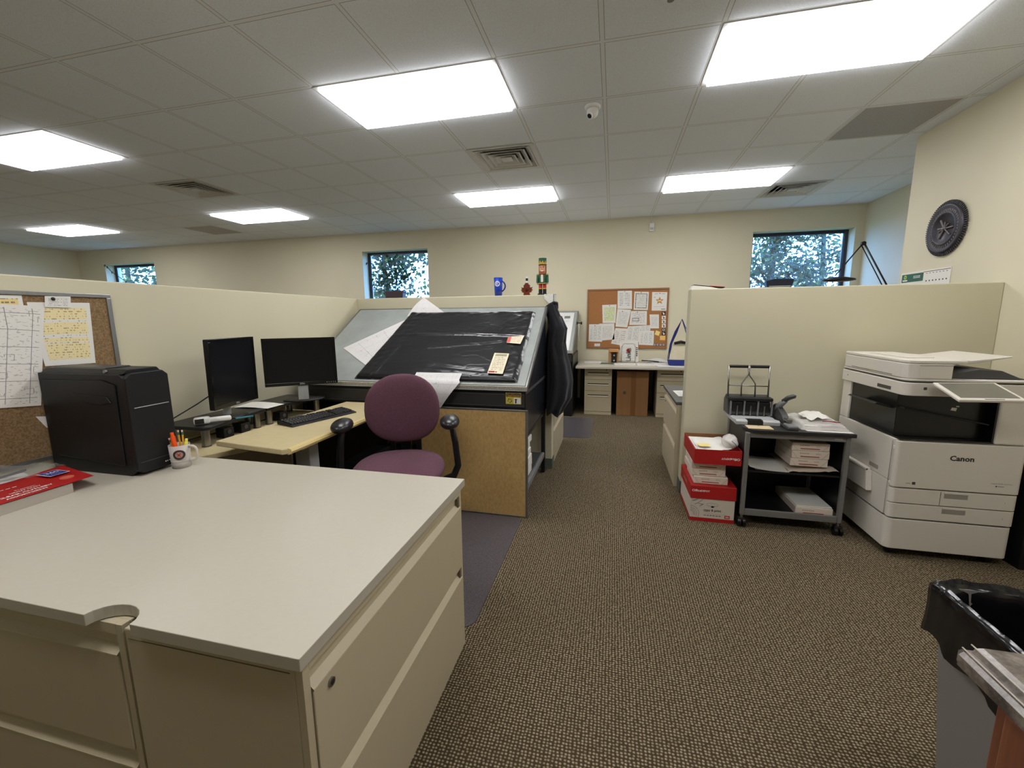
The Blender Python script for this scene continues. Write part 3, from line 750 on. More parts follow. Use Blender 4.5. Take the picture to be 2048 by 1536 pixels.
pin_left('paper_scrap', 'small white scrap of paper sticking out beside the computer tower', 'paper', S2([(1.30, 1.00), (1.35, .989), (1.36, .93), (1.33, .94)]), M_white)
m = MB(); m.lathe([(.0, 0), (.007, 0), (.008, .003), (.004, .006), (.0, .008)], (0, 0, 0), M_ink, 14, M=Matrix.Translation((px+.0045, 1.408, 1.523)) @ Matrix.Rotation(PI/2, 4, 'Y')); solo(m, 'thumbtack', 'dark thumbtack in the small card on the left pinboard', 'thumbtack')

# ------------------------------------------------------------------ corner workstation
t = thing('computer_desk', 'pale computer desk with a raised keyboard leaf along the left partition', 'desk', (-2.0, 2.2, 0))
DZ = .722
m = MB(); m.prism([(-2.487, 1.60), (-2.11, 1.60), (-1.96, 1.86), (-1.985, 2.76), (-2.487, 2.76)], DZ-.028, DZ, M_leaf, 'z', .003); m.build('rear_surface', t)
m = MB(); m.prism([(-1.995, 1.70), (-1.54, 1.645), (-1.515, 1.67), (-1.515, 2.765), (-1.96, 2.765)], .772, .800, M_leaf, 'z', .004)
m.prism([(-1.525, .768), (-1.504, .775), (-1.500, .787), (-1.506, .799), (-1.525, .802)], 1.665, 2.765, M_edge, 'y'); m.build('keyboard_leaf', t)
m = MB(); m.box((-1.80, 2.02, .03), (-1.70, 2.10, .772), M_lgrey, .006); m.box((-1.84, 1.96, 0), (-1.66, 2.64, .03), M_lgrey, .006); m.build('lift_column', t)
m = MB(); m.box((-1.62, 1.80, .745), (-1.56, 1.90, .771), M_leaf, .002); m.box((-1.56, 1.835, .752), (-1.557, 1.868, .764), M_ink); m.build('height_control', t)
m = MB(); m.box((-2.46, 2.735, 0), (-1.62, 2.755, .690), M_blkm); m.build('dark_modesty_panel', t)
m = MB(); m.box((-2.47, 1.64, 0), (-2.44, 2.70, .693), M_cab, .003); m.build('end_panel', t)
# black tower/cabinet in the dark knee space
m = MB(); m.box((-1.69, 2.30, .031), (-1.57, 2.70, .50), M_blk, .006)
for q in range(5): m.box((-1.57, 2.34, .12+.06*q), (-1.568, 2.66, .13+.06*q), M_blkg)
solo(m, 'under_desk_cabinet', 'black cabinet in the dark knee space behind the purple chair', 'cabinet')

SZ = .842
def riser(label, poly, legs, loc):
    t = thing('monitor_riser', label, 'monitor stand', loc, 0)
    m = MB(); m.prism(poly, SZ-.020, SZ, M_blkm, 'z', .004); m.build('shelf', t)
    for x, y in legs:
        m = MB(); m.cyl((x, y, DZ+.001), (x, y, SZ-.020), .021, M_chrome, n=24); m.cyl((x, y, DZ+.001), (x, y, DZ+.006), .024, M_dgrey, n=24); m.build('leg', t)
    return t
c1 = [(-2.470, 1.80), (-2.43, 1.775), (-2.17, 1.775), (-2.14, 1.80), (-2.165, 1.95), (-2.20, 2.12), (-2.215, 2.27), (-2.470, 2.27)]
riser('black curved monitor riser on steel legs, the left piece under the side-turned monitor', c1, [(-2.42, 1.83), (-2.20, 1.82), (-2.25, 2.22), (-2.42, 2.22)], (-2.3, 2.0, DZ))
c2 = [(-2.470, 2.275), (-2.215, 2.275), (-2.215, 2.45), (-2.18, 2.60), (-2.12, 2.72), (-2.13, 2.75), (-2.470, 2.75)]
riser('black curved monitor riser on steel legs, the right piece under the wide monitor', c2, [(-2.42, 2.32), (-2.25, 2.32), (-2.17, 2.70), (-2.42, 2.70)], (-2.3, 2.5, DZ))
def monitor(label, centre, rz, W, Hh, tilt, foot, neck):
    """centre = middle of the screen face; faces local -Y"""
    t = thing('monitor', label, 'monitor', (centre[0], centre[1], SZ), rz)
    cz = centre[2]-SZ; Mx = Matrix.Translation((0, 0, cz)) @ Matrix.Rotation(tilt, 4, 'X')
    m = MB(); m.box((-W/2, .0, -Hh/2), (W/2, .028, Hh/2), M_blk, .005, M=Mx); m.box((-W/2+.06, .028, -Hh/2+.05), (W/2-.06, .05, Hh/2-.05), M_blk, .012, M=Mx)
    for a, b in (((-W/2, -Hh/2), (W/2, -Hh/2+.022)), ((-W/2, Hh/2-.016), (W/2, Hh/2)), ((-W/2, -Hh/2+.022), (-W/2+.016, Hh/2-.016)), ((W/2-.016, -Hh/2+.022), (W/2, Hh/2-.016))):
        m.box((a[0], -.004, a[1]), (b[0], .0, b[1]), M_blkg, .001, M=Mx)
    hs = m.build('housing', t, False)
    m = MB(); m.box((-W/2+.016, -.0005, -Hh/2+.022), (W/2-.016, .001, Hh/2-.016), M_screen, M=Mx); m.build('screen', t, False)
    m = MB(); m.text('DELL', .015, Mx @ face((0, -.0046, -Hh/2+.011), (1, 0, 0), (0, 0, 1)), M_lgrey, bold=.0003); m.build('logo', hs, False)
    if foot == 'plate':
        for q in range(5):
            m = MB(); m.box((W/2-.075+.014*q, -.005, -Hh/2+.009), (W/2-.071+.014*q, -.0042, -Hh/2+.013), M_lgrey, M=Mx); m.build('button', hs, False)
    m = MB()
    if foot == 'round': m.cyl((0, .075, .008), (0, .075, cz), .022, M_lgrey, n=20); m.box((-.05, .045, cz-.06), (.05, .075, cz+.06), M_blk, .005)
    else: m.prism([(-.025, .004), (.055, .004), (.085, cz-.03), (.040, cz-.03)], -.035, .035, M_alu, 'x', .004); m.box((-.04, .045, cz-.06), (.04, .09, cz+.04), M_blk, .005)
    m.build('stand', t, False)
    m = MB()
    if foot == 'round': m.lathe([(.0, .001), (.105, .001), (.105, .007), (.09, .012), (0, .014)], (0, .07, 0), M_blk, 40)
    else: m.lathe([(.0, .001), (.11, .001), (.11, .006), (.09, .010), (0, .012)], (0, .03, 0), M_blk, 40, sx=1.25, sy=.8)
    m.build('foot', t, False)
    return t
monitor('black monitor turned sideways, left one of the pair on the risers', (-2.20, 2.05, 1.116), math.radians(101), .385, .40, math.radians(1), 'round', 0)
monitor('wide black monitor facing the camera, right one of the pair on the risers', (-2.17, 2.57, 1.123), math.radians(38), .470, .338, math.radians(-2.3), 'plate', 0)
m = MB(); m.sheet(lambda u, v: (-2.44+.24*u, 2.235+.15*v+.03*u, SZ+.004+.010*(1-u)*v+.004*math.sin(u*4)), 8, 4, M_white); solo(m, 'paper_stack', 'loose white papers on the riser between the two monitors', 'paper')
t = thing('mouse', 'black computer mouse with a light top on the riser right of the wide monitor', 'mouse', (-2.06+.01, 2.66, SZ))
ms = V((-2.290, 2.722, SZ)); t.location = ms; FR[t.name] = Matrix.Translation(ms)
m = MB(); m.lathe([(.030*math.cos(a), .022*math.sin(a)) for a in [PI/2*q/6 for q in range(7)]], ms+V((0, 0, .0005)), M_blk, 24, sx=1, sy=1.8); m.build('body', t)
m = MB(); m.lathe([(.015, .019), (.010, .0215), (0, .023)], ms+V((0, .012, .0005)), M_lgrey, 20, sy=1.4); m.build('wheel_cover', t)
# infrared thermometer
t = thing('thermometer_gun', 'white forehead thermometer lying on its side on the left riser', 'thermometer', (-2.22, 1.87, SZ))
Mx = Matrix.Translation((-2.245, 1.825, SZ+.002)) @ Matrix.Rotation(math.radians(50), 4, 'Z')
m = MB(); m.box((-.022, -.022, 0), (.055, .024, .040), M_whitep, .012, M=Mx, seg=4); m.box((.045, -.016, .004), (.155, .016, .032), M_whitep, .010, M=Mx, seg=4); m.build('body', t)
m = MB(); m.box((-.016, -.0245, .006), (.026, -.0215, .034), M_blkg, .004, M=Mx); m.build('display', t)
m = MB(); m.cyl((-2.15, 1.975, SZ+.006), (-2.10, 2.05, SZ+.006), .0045, mat('teal_pen', rgb(40, 130, 150), .4), n=10); solo(m, 'pen', 'teal pen lying on the riser behind the white thermometer', 'pen')
# keyboard
kb = thing('keyboard', 'black computer keyboard lying askew on the raised desk leaf', 'keyboard', (-1.80, 2.25, .801), math.radians(90-18))
m = MB(); m.prism([(-.078, 0), (.078, 0), (.078, .020), (.066, .023), (-.05, .012), (-.078, .006)], -.225, .225, M_blk, 'x', .003); m.build('case', kb, False)
m = MB(); rnd = random.Random(1)
for r in range(6):
    y = .055-.0195*r-(.004 if r else 0); zz_ = .0225-.0105*(.055-y)/.115
    x = -.214
    while x < .205:
        wv = .0175
        if r == 5 and -.12 < x < -.02: wv = .105
        elif (r in (2, 3, 4) and x < -.20): wv = .026
        if (.068 < x < .082) or (.135 < x < .143): x += .012; continue
        if r == 0 and rnd.random() < .12: x += .012; continue
        m.box((x, y-.0085, zz_-.004), (x+wv-.002, y+.0085, zz_+.005), M_blkm, .0015, seg=1); x += wv+.0008
kk = m.build('keys', kb, False)
m = MB(); m.box((.15, .068, .0235), (.20, .074, .0242), M_dgrey); m.build('indicator_strip', kb, False)
m = MB(); m.tube([(-2.36, 2.50, DZ+.006), (-2.36, 2.2, DZ+.006), (-2.40, 1.95, DZ+.006), (-2.36, 1.77, DZ+.02), (-2.38, 1.765, SZ+.01), (-2.40, 1.80, SZ+.03), (-2.33, 1.90, SZ+.10), (-2.262, 1.98, SZ+.17)], .0035, M_blk, 6); solo(m, 'cable', 'black monitor cable looping over the left end of the riser', 'cable')
m = MB(); m.box((-2.26, 1.66, DZ+.001), (-2.18, 1.70, DZ+.024), M_blk, .007); m.tube([(-2.28, 1.68, DZ+.012), (-2.36, 1.70, DZ+.006), (-2.42, 1.74, DZ+.008)], .003, M_blk, 6); solo(m, 'power_adapter', 'small black power adapter on the desk below the riser end', 'adapter')
for q, (y, lab) in enumerate(((2.00, 'small black box under the left riser'), (2.12, 'second small black box under the left riser, farther from the mug'), (2.44, 'low black box under the right riser behind the keyboard'))):
    m = MB(); m.box((-2.30, y-.035, DZ+.001), (-2.235, y+.035, DZ+.06), M_blk, .006); m.cyl((-2.234, y, DZ+.035), (-2.232, y, DZ+.035), .014, M_dgrey, n=16); solo(m, 'speaker_box', lab, 'speaker')

# ------------------------------------------------------------------ purple task chair
def office_chair():
    t = thing('office_chair', 'purple fabric office chair with round backrest and black armrests, facing the camera', 'chair', (-1.185, 2.125, 0), math.radians(20))
    zs = .605
    def cushion(m, hw, hd, ht, n1, nz, pw=2.4, fn=None, M=None):
        n = 40; vs = []; fs = []
        for kz in range(nz+1):
            ph = -PI/2+PI*kz/nz; r = abs(math.cos(ph))**.55; zz = math.sin(ph)
            for i in range(n):
                a = 2*PI*i/n; ca, sa = math.cos(a), math.sin(a)
                x = hw*r*math.copysign(abs(ca)**(2/pw), ca); y = hd*r*math.copysign(abs(sa)**(2/pw), sa); z = ht*zz
                vs.append(fn(x, y, z) if fn else (x, y, z))
        for kz in range(nz):
            for i in range(n): fs.append((kz*n+i, kz*n+(i+1) % n, (kz+1)*n+(i+1) % n, (kz+1)*n+i))
        m.add(vs, fs, M_purple, True, M)
    m = MB(); cushion(m, .262, .245, .047, 40, 16, 2.6, lambda x, y, z: (x*(1-.1*(y > 0)*y/.24), y, zs-.047+z+.10*max(0, abs(x)-.12)**1.3-.35*max(0, -y-.12)**1.5+.02*(y/.24))); m.build('seat', t, False)
    m = MB(); cushion(m, .229, .215, .042, 40, 14, 2.25, lambda x, y, z: (x, .262+.10*(y)-z*1.0+.9*x*x*-1, .863+y)); m.build('backrest', t, False)
    m = MB(); m.lathe([(.0, -.012), (.19, -.012), (.20, 0), (.18, .012), (0, .012)], (0, 0, zs-.105), M_blk, 32, sx=1.15, sy=1.05); m.build('seat_shell', t, False)
    m = MB(); m.box((-.035, .14, zs-.15), (.035, .325, zs-.12), M_blkm, .008); m.box((-.035, .305, zs-.15), (.035, .330, .80), M_blkm, .008); m.box((-.10, .302, .76), (.10, .322, .90), M_blk, .01)
    m.box((.065, .295, zs-.10), (.10, .318, .74), M_blkm, .006); m.box((-.10, .295, zs-.10), (-.065, .318, .74), M_blkm, .006); m.build('back_support', t, False)
    for sx in (-1, 1):
        m = MB(); pts = [(sx*.10, .02, zs-.14), (sx*.24, .02, zs-.14), (sx*.31, .02, zs-.115), (sx*.338, .02, zs-.05), (sx*.325, .01, .70), (sx*.305, .0, .815)]
        m.tube(pts, [.018, .02, .024, .024, .023, .020], M_blk, 12, flat=.75); a = m.build('armrest_post', t, False)
        m = MB()
        m.lathe([(.056*math.sin(b), -.038*math.cos(b)) for b in [PI*q/12 for q in range(13)]], (sx*.298, -.02, .832), mat('armpad', rgb(30, 30, 32), .3), 28, sx=1.0, sy=2.0); m.build('arm_pad', t, False)
    m = MB(); m.cyl((0, .0, .10), (0, 0, .36), .028, M_blk, n=20); m.cyl((0, 0, .36), (0, 0, zs-.15), .016, M_chrome, n=16); m.box((-.09, -.1, zs-.15), (.09, .14, zs-.118), M_blk, .01); m.build('gas_lift', t, False)
    for q in range(5):
        a = 2*PI*q/5+.35; d = V((math.cos(a), math.sin(a), 0))
        m = MB(); m.tube([V((0, 0, .115)), d*.15+V((0, 0, .105)), d*.29+V((0, 0, .082))], [.028, .022, .016], M_blk, 10, flat=.7); m.build('base_arm', t, False)
        m = MB(); c = d*.30; s_ = d.cross(V((0, 0, 1)))
        m.cyl(c+s_*.012+V((0, 0, .03)), c+s_*.028+V((0, 0, .03)), .026, M_blkg, n=20); m.cyl(c-s_*.012+V((0, 0, .03)), c-s_*.028+V((0, 0, .03)), .026, M_blkg, n=20)
        m.cyl(c+V((0, 0, .03)), c+V((0, 0, .085)), .010, M_blk, n=12); m.cyl(c-s_*.012+V((0, 0, .03)), c+s_*.012+V((0, 0, .03)), .012, M_blk, n=12); m.build('caster', t, False)
office_chair()
# chair mats
def chair_mat(label, x0, x1, y0, y1, r=.07):
    m = MB(); pts = []
    for cx, cy, a in ((x1-r, y1-r, 0), (x0+r, y1-r, PI/2), (x0+r, y0+r, PI), (x1-r, y0+r, 1.5*PI)):
        for q in range(6): pts.append((cx+r*math.cos(a+PI/2*q/5), cy+r*math.sin(a+PI/2*q/5)))
    m.prism(pts, .0008, .004, M_mat, 'z')
    solo(m, 'chair_mat', label, 'floor mat')
chair_mat('translucent purplish vinyl chair mat under the purple chair', -1.645, -.592, 1.645, 2.765)
chair_mat('translucent chair mat on the carpet before the rear desk', -1.25, -.225, 4.89, 5.92)


# ------------------------------------------------------------------ drafting tables
M_side = mat('smoked_panel', rgb(30, 33, 40), .25)
def drafting_table(label, x0, x1, y0, zf, yb, zb, group, closed=False):
    t = thing('drafting_table', label, 'drafting table', ((x0+x1)/2, (y0+yb)/2, 0), 0, group)
    L = math.hypot(yb-y0, zb-zf); ey, ez = (yb-y0)/L, (zb-zf)/L
    def sl(u, v, h=0): return V((u, y0+v*ey-h*ez, zf+v*ez+h*ey))
    Mx = Matrix(((1, 0, 0), (0, ey, -ez), (0, ez, ey))).to_4x4(); Mx.translation = V((0, y0, zf))
    m = MB(); m.box((x0+.012, .012, -.028), (x1-.012, L-.006, 0), M_zinc, M=Mx); m.build('drawing_surface', t)
    m = MB(); m.box((x1-.012, 0, -.032), (x1, L, .004), M_alu, .001, M=Mx); m.box((x0, 0, -.032), (x0+.012, L, .004), M_alu, .001, M=Mx); m.box((x1-.018, .012, .0), (x1-.0155, L, .0015), M_dgrey, M=Mx)
    m.box((x0+.012, L-.006, -.032), (x1-.012, L, .004), M_alu, .001, M=Mx); m.build('edge_trim', t)
    m = MB(); m.box((x0, y0-.026, zf-.020), (x1, y0-.001, zf+.004), mat('speckled_trim', rgb(206, 202, 186), .5, metal=.2, var=.6, vscale=150), .002); m.box((x0, y0-.029, zf-.027), (x1, y0-.001, zf-.021), M_lgrey, .001)
    m.build('pencil_rail', t)
    ztop = zf-.029
    m = MB(); m.box((x0+.01, y0+.002, .785), (x1-.01, y0+.02, ztop), M_blkm, .002)           # front apron
    # closed sides under the slope
    m.prism([(y0+.02, ztop-.005), (yb-.02, ztop-.005), (yb-.02, zb-.06), (y0+.05, zf-.035)], x1-.022, x1-.012, M_side, 'x'); m.prism([(y0+.02, ztop-.005), (yb-.02, ztop-.005), (yb-.02, zb-.06), (y0+.05, zf-.035)], x0+.012, x0+.022, M_side, 'x')
    m.box((x1-.022, y0+.02, .60), (x1-.012, yb-.02, ztop-.03), M_side); m.box((x0+.012, y0+.02, .60), (x0+.022, yb-.02, ztop-.03), M_side)
    m.box((x0+.02, yb-.03, .60), (x1-.02, yb-.02, zb-.06), M_blkm)
    if closed: m.box((x1-.012, y0+.02, .01), (x1-.002, yb-.02, ztop-.03), M_blkm); m.box((x0+.02, y0+.03, .01), (x1-.012, y0+.04, .785), M_blkm)
    m.build('cabinet_body', t)
    m = MB(); m.box((x0+.06, y0-.006, .806), (x1-.02, y0+.002, zf-.052), mat('drawer_charcoal', rgb(48, 48, 48), .45), .002)
    m.box((x0+.06, y0-.009, zf-.058), (x1-.02, y0-.006, zf-.052), M_dgrey); m.box((x0+.06, y0-.009, .803), (x1-.02, y0-.006, .809), M_dgrey); m.build('drawer', t)
    m = MB()
    for x in (x0+.012, x1-.038):
        m = MB(); m.box((x, y0+.02, ztop-.03), (x+.026, yb-.02, ztop-.005), M_dgrey, .002); m.build('side_rail', t)
        m = MB(); m.box((x, y0+.055, .565), (x+.026, yb-.055, .60), M_blkm, .002); m.build('side_rail', t)
    for x in (x0+.012, x1-.047):
        for y in (y0+.02, yb-.055):
            m = MB(); m.box((x, y, .012), (x+.035, y+.035, ztop-.031 if y > y0+.1 else .785), M_blkm, .003); m.cyl((x+.017, y+.017, 0), (x+.017, y+.017, .012), .014, M_blk, n=12); m.build('leg', t)
    m = MB(); m.box((x0+.05, y0+.06, .165), (x1-.045, yb-.06, .195), M_dgrey, .003); m.box((x1-.045, y0+.056, .15), (x1-.015, yb-.056, .20), M_grey, .008); m.build('lower_shelf', t)
    return t, sl
t1, sl = drafting_table('grey sloping drafting table against the middle partition, covered with a black plastic-wrapped board', -2.42, -.565, 2.815, .945, 3.735, 1.512, 'steel drafting tables')
drafting_table('second grey drafting table by the back wall, a white sheet on its slope', -2.20, -.535, 5.95, .945, 6.87, 1.512, 'steel drafting tables', True)
# START SEEING MOTORCYCLES sticker stays part of the drawer front
def on_front(y): return lambda x, z: (x, y, z)
m = MB(); m.box((-.717, 2.8068, .822), (-.607, 2.8088, .904), mat('sticker_yellow', rgb(206, 194, 84), .5))
m.box((-.713, 2.8064, .872), (-.611, 2.8069, .902), mat('sticker_orange', rgb(196, 152, 60), .5))
m.text('START SEEING', .0165, face((-.662, 2.8062, .8945), (1, 0, 0), (0, 0, 1)), M_ink, bold=.0005, sx=.9); m.text('MOTORCYCLES', .0165, face((-.662, 2.8062, .879), (1, 0, 0), (0, 0, 1)), M_ink, bold=.0005, sx=.9)
m.box((-.660, 2.8064, .825), (-.611, 2.8069, .867), M_wink)
for a, b, c, d in ((-.648, .842, -.640, .860), (-.655, .852, -.634, .857), (-.650, .828, -.640, .846)): m.box((a, 2.8060, b), (c, 2.8064, d), M_ink)
for q in range(7):
    a = q*2.4; m.box((-.688+.013*math.cos(a)-.003, 2.8060, .846+.013*math.sin(a)-.003), (-.688+.013*math.cos(a)+.003, 2.8064, .846+.013*math.sin(a)+.003), M_ink)
solo(m, 'sticker', 'yellow motorcycle-awareness sticker on the black front of the near drafting table', 'sticker')
# plastic-wrapped board
def quadpt(c, u, v):
    a = V(c[0]).lerp(V(c[1]), u); b = V(c[3]).lerp(V(c[2]), u); return a.lerp(b, v)
t = thing('wrapped_board', 'drawing board wrapped in black plastic lying on the near drafting table', 'board', sl(-1.25, .02, .003))
core = [(-1.88, .045, 0), (-.665, .045, 0), (-.672, .955, 0), (-1.80, .955, 0)]
m = MB(); m.prism([(p[0], p[1]) for p in core], 0, 1, M_blk, 'z'); m.v = [sl(p.x, p.y, .012+.010*p.z) for p in m.v]; m.build('board', t)
qc = [(-1.93, .036, 0), (-.643, .040, 0), (-.655, .975, 0), (-1.83, .980, 0)]
def bagpt(u, v):
    p = quadpt(qc, u, v)
    e = min(u, 1-u, v, 1-v); h = .030*min(1, e/.02)+.003 if e < .03 else .033
    wv = V((u*3.0, v*3.5, 0.3)); h += .0026*noise.noise(wv*2.0)*min(1, e*14)
    # long taut creases
    h += .009*math.exp(-((v-.58-.02*math.sin(u*4))/.010)**2)*min(1, u*5)
    h += .008*math.exp(-((v-.20+.20*(u-.35))/.011)**2)*min(1, max(0, u-.35)*5)*(u < .8)+.007*math.exp(-((v-.12+.14*(u-.35))/.009)**2)*min(1, max(0, u-.3)*5)*(u < .78)
    h += .004*math.exp(-((v-.42-.2*(u-.5))/.009)**2)*(.35 < u < .85)
    h += .0045*math.exp(-((u-.12-.05*v)/.008)**2)*(v < .5)
    h += .004*noise.noise(V((u*22, v*22, 2)))*math.exp(-((u-.93)/.1)**2)+.004*noise.noise(V((u*24, v*24, 5)))*math.exp(-((v-.95)/.05)**2)+.004*noise.noise(V((u*24, v*24, 5)))*math.exp(-((u-.08)/.07)**2)
    off = .006*noise.noise(V((u*6, v*6, 8)))*(e < .01)
    return sl(p.x+off, p.y+off, h)
m = MB(); m.sheet(bagpt, 120, 84, M_bag); m.build('plastic_wrap', t)
# drawings under the board and hanging from it
P_plan = printmat('print_plan', 'plan', 4, base=rgb(216, 214, 212), ink=rgb(172, 170, 178), cols=3, margin=.05)
def slope_sheet(name, label, c, mt, h, curl=0):
    m = MB()
    def fn(u, v):
        p = quadpt(c, u, v); return sl(p.x, p.y, h+curl*(v**3)*(1-abs(2*u-1))*.0+curl*v*v)
    m.sheet(fn, 10, 10, mt)
    bot = [(p-sl(0, 0, .0008)+sl(0, 0, 0)) for p in m.v]; m.add(bot, [tuple(reversed(f)) for f in m.f[:]], M_white, True)
    return solo(m, name, label, 'drawing', 'plan drawings on the near drafting table')
slope_sheet('plan_sheet', 'white plan sheet sticking out left of the black wrapped board', [(-1.90, .19, 0), (-1.55, .6, 0), (-1.75, 1.04-.05, 0), (-2.246, .433, 0)], P_plan, .004)
# the sheet whose corner rises above the top edge, in front of the partition
m = MB()
def upf(u, v):
    a = V(sl(-1.85, .93, .010)).lerp(V(sl(-1.44, .93, .010)), u); top = V((-1.745, 3.745, 1.617)); 
    return a.lerp(top, v)+V((0, -.02*math.sin(PI*v), .006*math.sin(PI*v)))
m.sheet(upf, 8, 8, P_plan); solo(m, 'plan_sheet', 'corner of a plan sheet rising behind the black wrapped board against the partition', 'drawing', 'plan drawings on the near drafting table')
m = MB()
def fallf(u, v):
    x = -1.42+(.36)*u; s = v
    if s < .3: p = V(sl(x, .09-.30*s, .036)); return p
    q = (s-.3)/.7; w_ = 1-.78*q
    xx = -1.36+.32*u*w_+(-1.0+1.0)*0+q*.10
    return V((xx, 2.775-.025*math.sin(PI*q)-.01*q, .975-.19*q))
m.sheet(fallf, 10, 16, P_plan); solo(m, 'plan_sheet', 'plan sheet sagging over the front rail of the near drafting table behind the chair', 'drawing', 'plan drawings on the near drafting table')
P_tag = printmat('print_tag', 'text', 8, base=rgb(230, 216, 190), ink=rgb(170, 140, 120), margin=.1)
m = MB()
def slab_on(c, mt, h, t_=.0008):
    m.slabsheet([sl(*c[0], h), sl(*c[1], h), sl(*c[2], h), sl(*c[3], h)], mt, t_)
slab_on([(-.805, .545), (-.679, .562), (-.690, .450), (-.803, .465)], P_tag, .046)
m.slabsheet([sl(-.806, .545, .0465), sl(-.778, .549, .0465), sl(-.777, .470, .0465), sl(-.804, .466, .0465)], mat('tag_red', rgb(206, 96, 80), .5), .0003)
solo(m, 'paper_tag', 'small cream tag with a red end on the black wrapped board', 'tag')
P_tick = printmat('print_ticket', 'text', 12, base=rgb(226, 218, 190), ink=rgb(150, 130, 110), margin=.12)
m = MB(); slab_on([(-.868, .328), (-.752, .322), (-.751, .080), (-.866, .086)], P_tick, .047)
m.slabsheet([sl(-.860, .112, .0475), sl(-.815, .110, .0475), sl(-.815, .092, .0475), sl(-.860, .094, .0475)], M_redink, .0003)
m.slabsheet([sl(-.812, .106, .0475), sl(-.797, .106, .0475), sl(-.797, .095, .0475), sl(-.812, .095, .0475)], M_redink, .0003)
for q, z_ in enumerate((.305, .292)): m.slabsheet([sl(-.855, z_+.009, .0475), sl(-.765, z_+.007, .0475), sl(-.765, z_-.001, .0475), sl(-.855, z_+.001, .0475)], mat('green_ink', rgb(120, 120, 84), .6), .0002)
solo(m, 'printed_ticket', 'tall cream printed notice lying at the lower right of the black wrapped board', 'notice')
# second drawing sheet, far table
P_sheet = printmat('print_sheet', 'plan', 2, base=rgb(222, 222, 220), ink=rgb(170, 170, 178), cols=2, margin=.06)
L2 = 1.0807
def sl2(u, v, h=0):
    ey, ez = .92/L2, .567/L2; return V((u, 5.95+v*ey-h*ez, .945+v*ez+h*ey))
m = MB(); m.slabsheet([sl2(-1.50, 1.03, .004), sl2(-.60, 1.03, .004), sl2(-.60, .02, .004), sl2(-1.50, .02, .004)], P_sheet, .002)
m.slabsheet([sl2(-.745, .93, .0045), sl2(-.655, .93, .0045), sl2(-.655, .86, .0045), sl2(-.745, .86, .0045)], M_inkg, .0003)
solo(m, 'drawing_sheet', 'large white sheet with a grey title block on the far drafting table', 'drawing')
t = thing('lamp_clamp', 'black screw knob clamped at the edge of the far drafting table', 'clamp', (-.50, 6.5, 1.30))
m = MB(); m.cyl((-.534, 6.5, 1.33), (-.46, 6.5, 1.33), .008, M_blk, n=10); m.cyl((-.534, 6.5, 1.33), (-.520, 6.5, 1.33), .022, M_blk, n=16); m.build('screw', t)
m = MB(); m.cyl((-.475, 6.5, 1.33), (-.455, 6.5, 1.33), .022, M_blk, n=12); m.build('knob', t)
m = MB(); m.tube([(-.505, 6.5, 1.322), (-.50, 6.51, 1.25), (-.508, 6.51, 1.15), (-.495, 6.50, 1.06)], .005, M_whitep, 6); m.build('cord', t)
# tackboard leaning against the near table
t = thing('tackboard', 'tan tackboard in a metal frame standing on the floor before the near drafting table', 'board', (-.96, 2.785, 0))
Mx = Matrix.Translation((0, 2.772, 0)) @ Matrix.Rotation(math.radians(-.6), 4, 'X')
m = MB(); m.box((-1.36, .0, .012), (-.570, .014, .775), M_tan, M=Mx); m.build('panel', t)
m = MB(); m.box((-.572, -.003, 0), (-.556, .017, .788), M_alu, .002, M=Mx); m.box((-1.376, -.003, 0), (-1.36, .017, .788), M_alu, .002, M=Mx); m.box((-1.36, -.003, 0), (-.572, .017, .012), M_alu, .002, M=Mx); m.box((-1.36, -.003, .775), (-.572, .017, .788), M_alu, .002, M=Mx); m.build('frame', t)
# papers on the table's low shelf
for q in range(6):
    m = MB(); z_ = .1985+.050*q; rr = random.Random(q)
    m.box((-.86, 2.935+.01*rr.random(), z_), (-.625+.02*rr.random(), 3.20+.02*rr.random(), z_+.048), M_white, .004)
    for e in range(5): m.box((-.61, 2.95, z_+.006+.008*e), (-.6045, 3.18, z_+.0075+.008*e), M_lgrey) if False else None
    solo(m, 'paper_stack', 'bundle of white paper on the low drafting table shelf, %s' % ('lowest of its pile', 'second from the bottom', 'third from the bottom', 'third from the top', 'just under the top one', 'topmost of its pile')[q], 'paper', 'paper bundles on the drafting table shelf')

# ------------------------------------------------------------------ jacket and cloth at the partition end
t = thing('jacket', 'dark navy jacket hanging from a hook on the end of the middle partition', 'jacket', (-.43, 3.84, .56))
def jack(m, prof, x0, x1s, ys, folds, mt):
    n = 72; vs = []; K = len(prof)
    for q, (z, xa, xb, ya, yb) in enumerate(prof):
        cx, cy = (xa+xb)/2, (ya+yb)/2
        for i in range(n):
            a = 2*PI*i/n
            f = 1+folds*math.sin(a*8+z*2.2+1.5*math.sin(z*4))*(.5+.9*(1.5-z))+.10*noise.noise(V((math.cos(a)*2, math.sin(a)*2, z*4)))
            x = cx+(xb-xa)/2*math.cos(a)*f; y = cy+(yb-ya)/2*math.sin(a)*f
            vs.append((max(x, -.520 if y > 3.795 else (-.552 if y < 3.762 else -.60)), y, z+(.006 if q else .03)*math.sin(a*3+.5)))
    fs = [(k*n+i, k*n+(i+1) % n, (k+1)*n+(i+1) % n, (k+1)*n+i) for k in range(K-1) for i in range(n)]
    fs += [tuple(range(n-1, -1, -1)), tuple((K-1)*n+i for i in range(n))]
    m.add(vs, fs, mt, True)
m = MB()
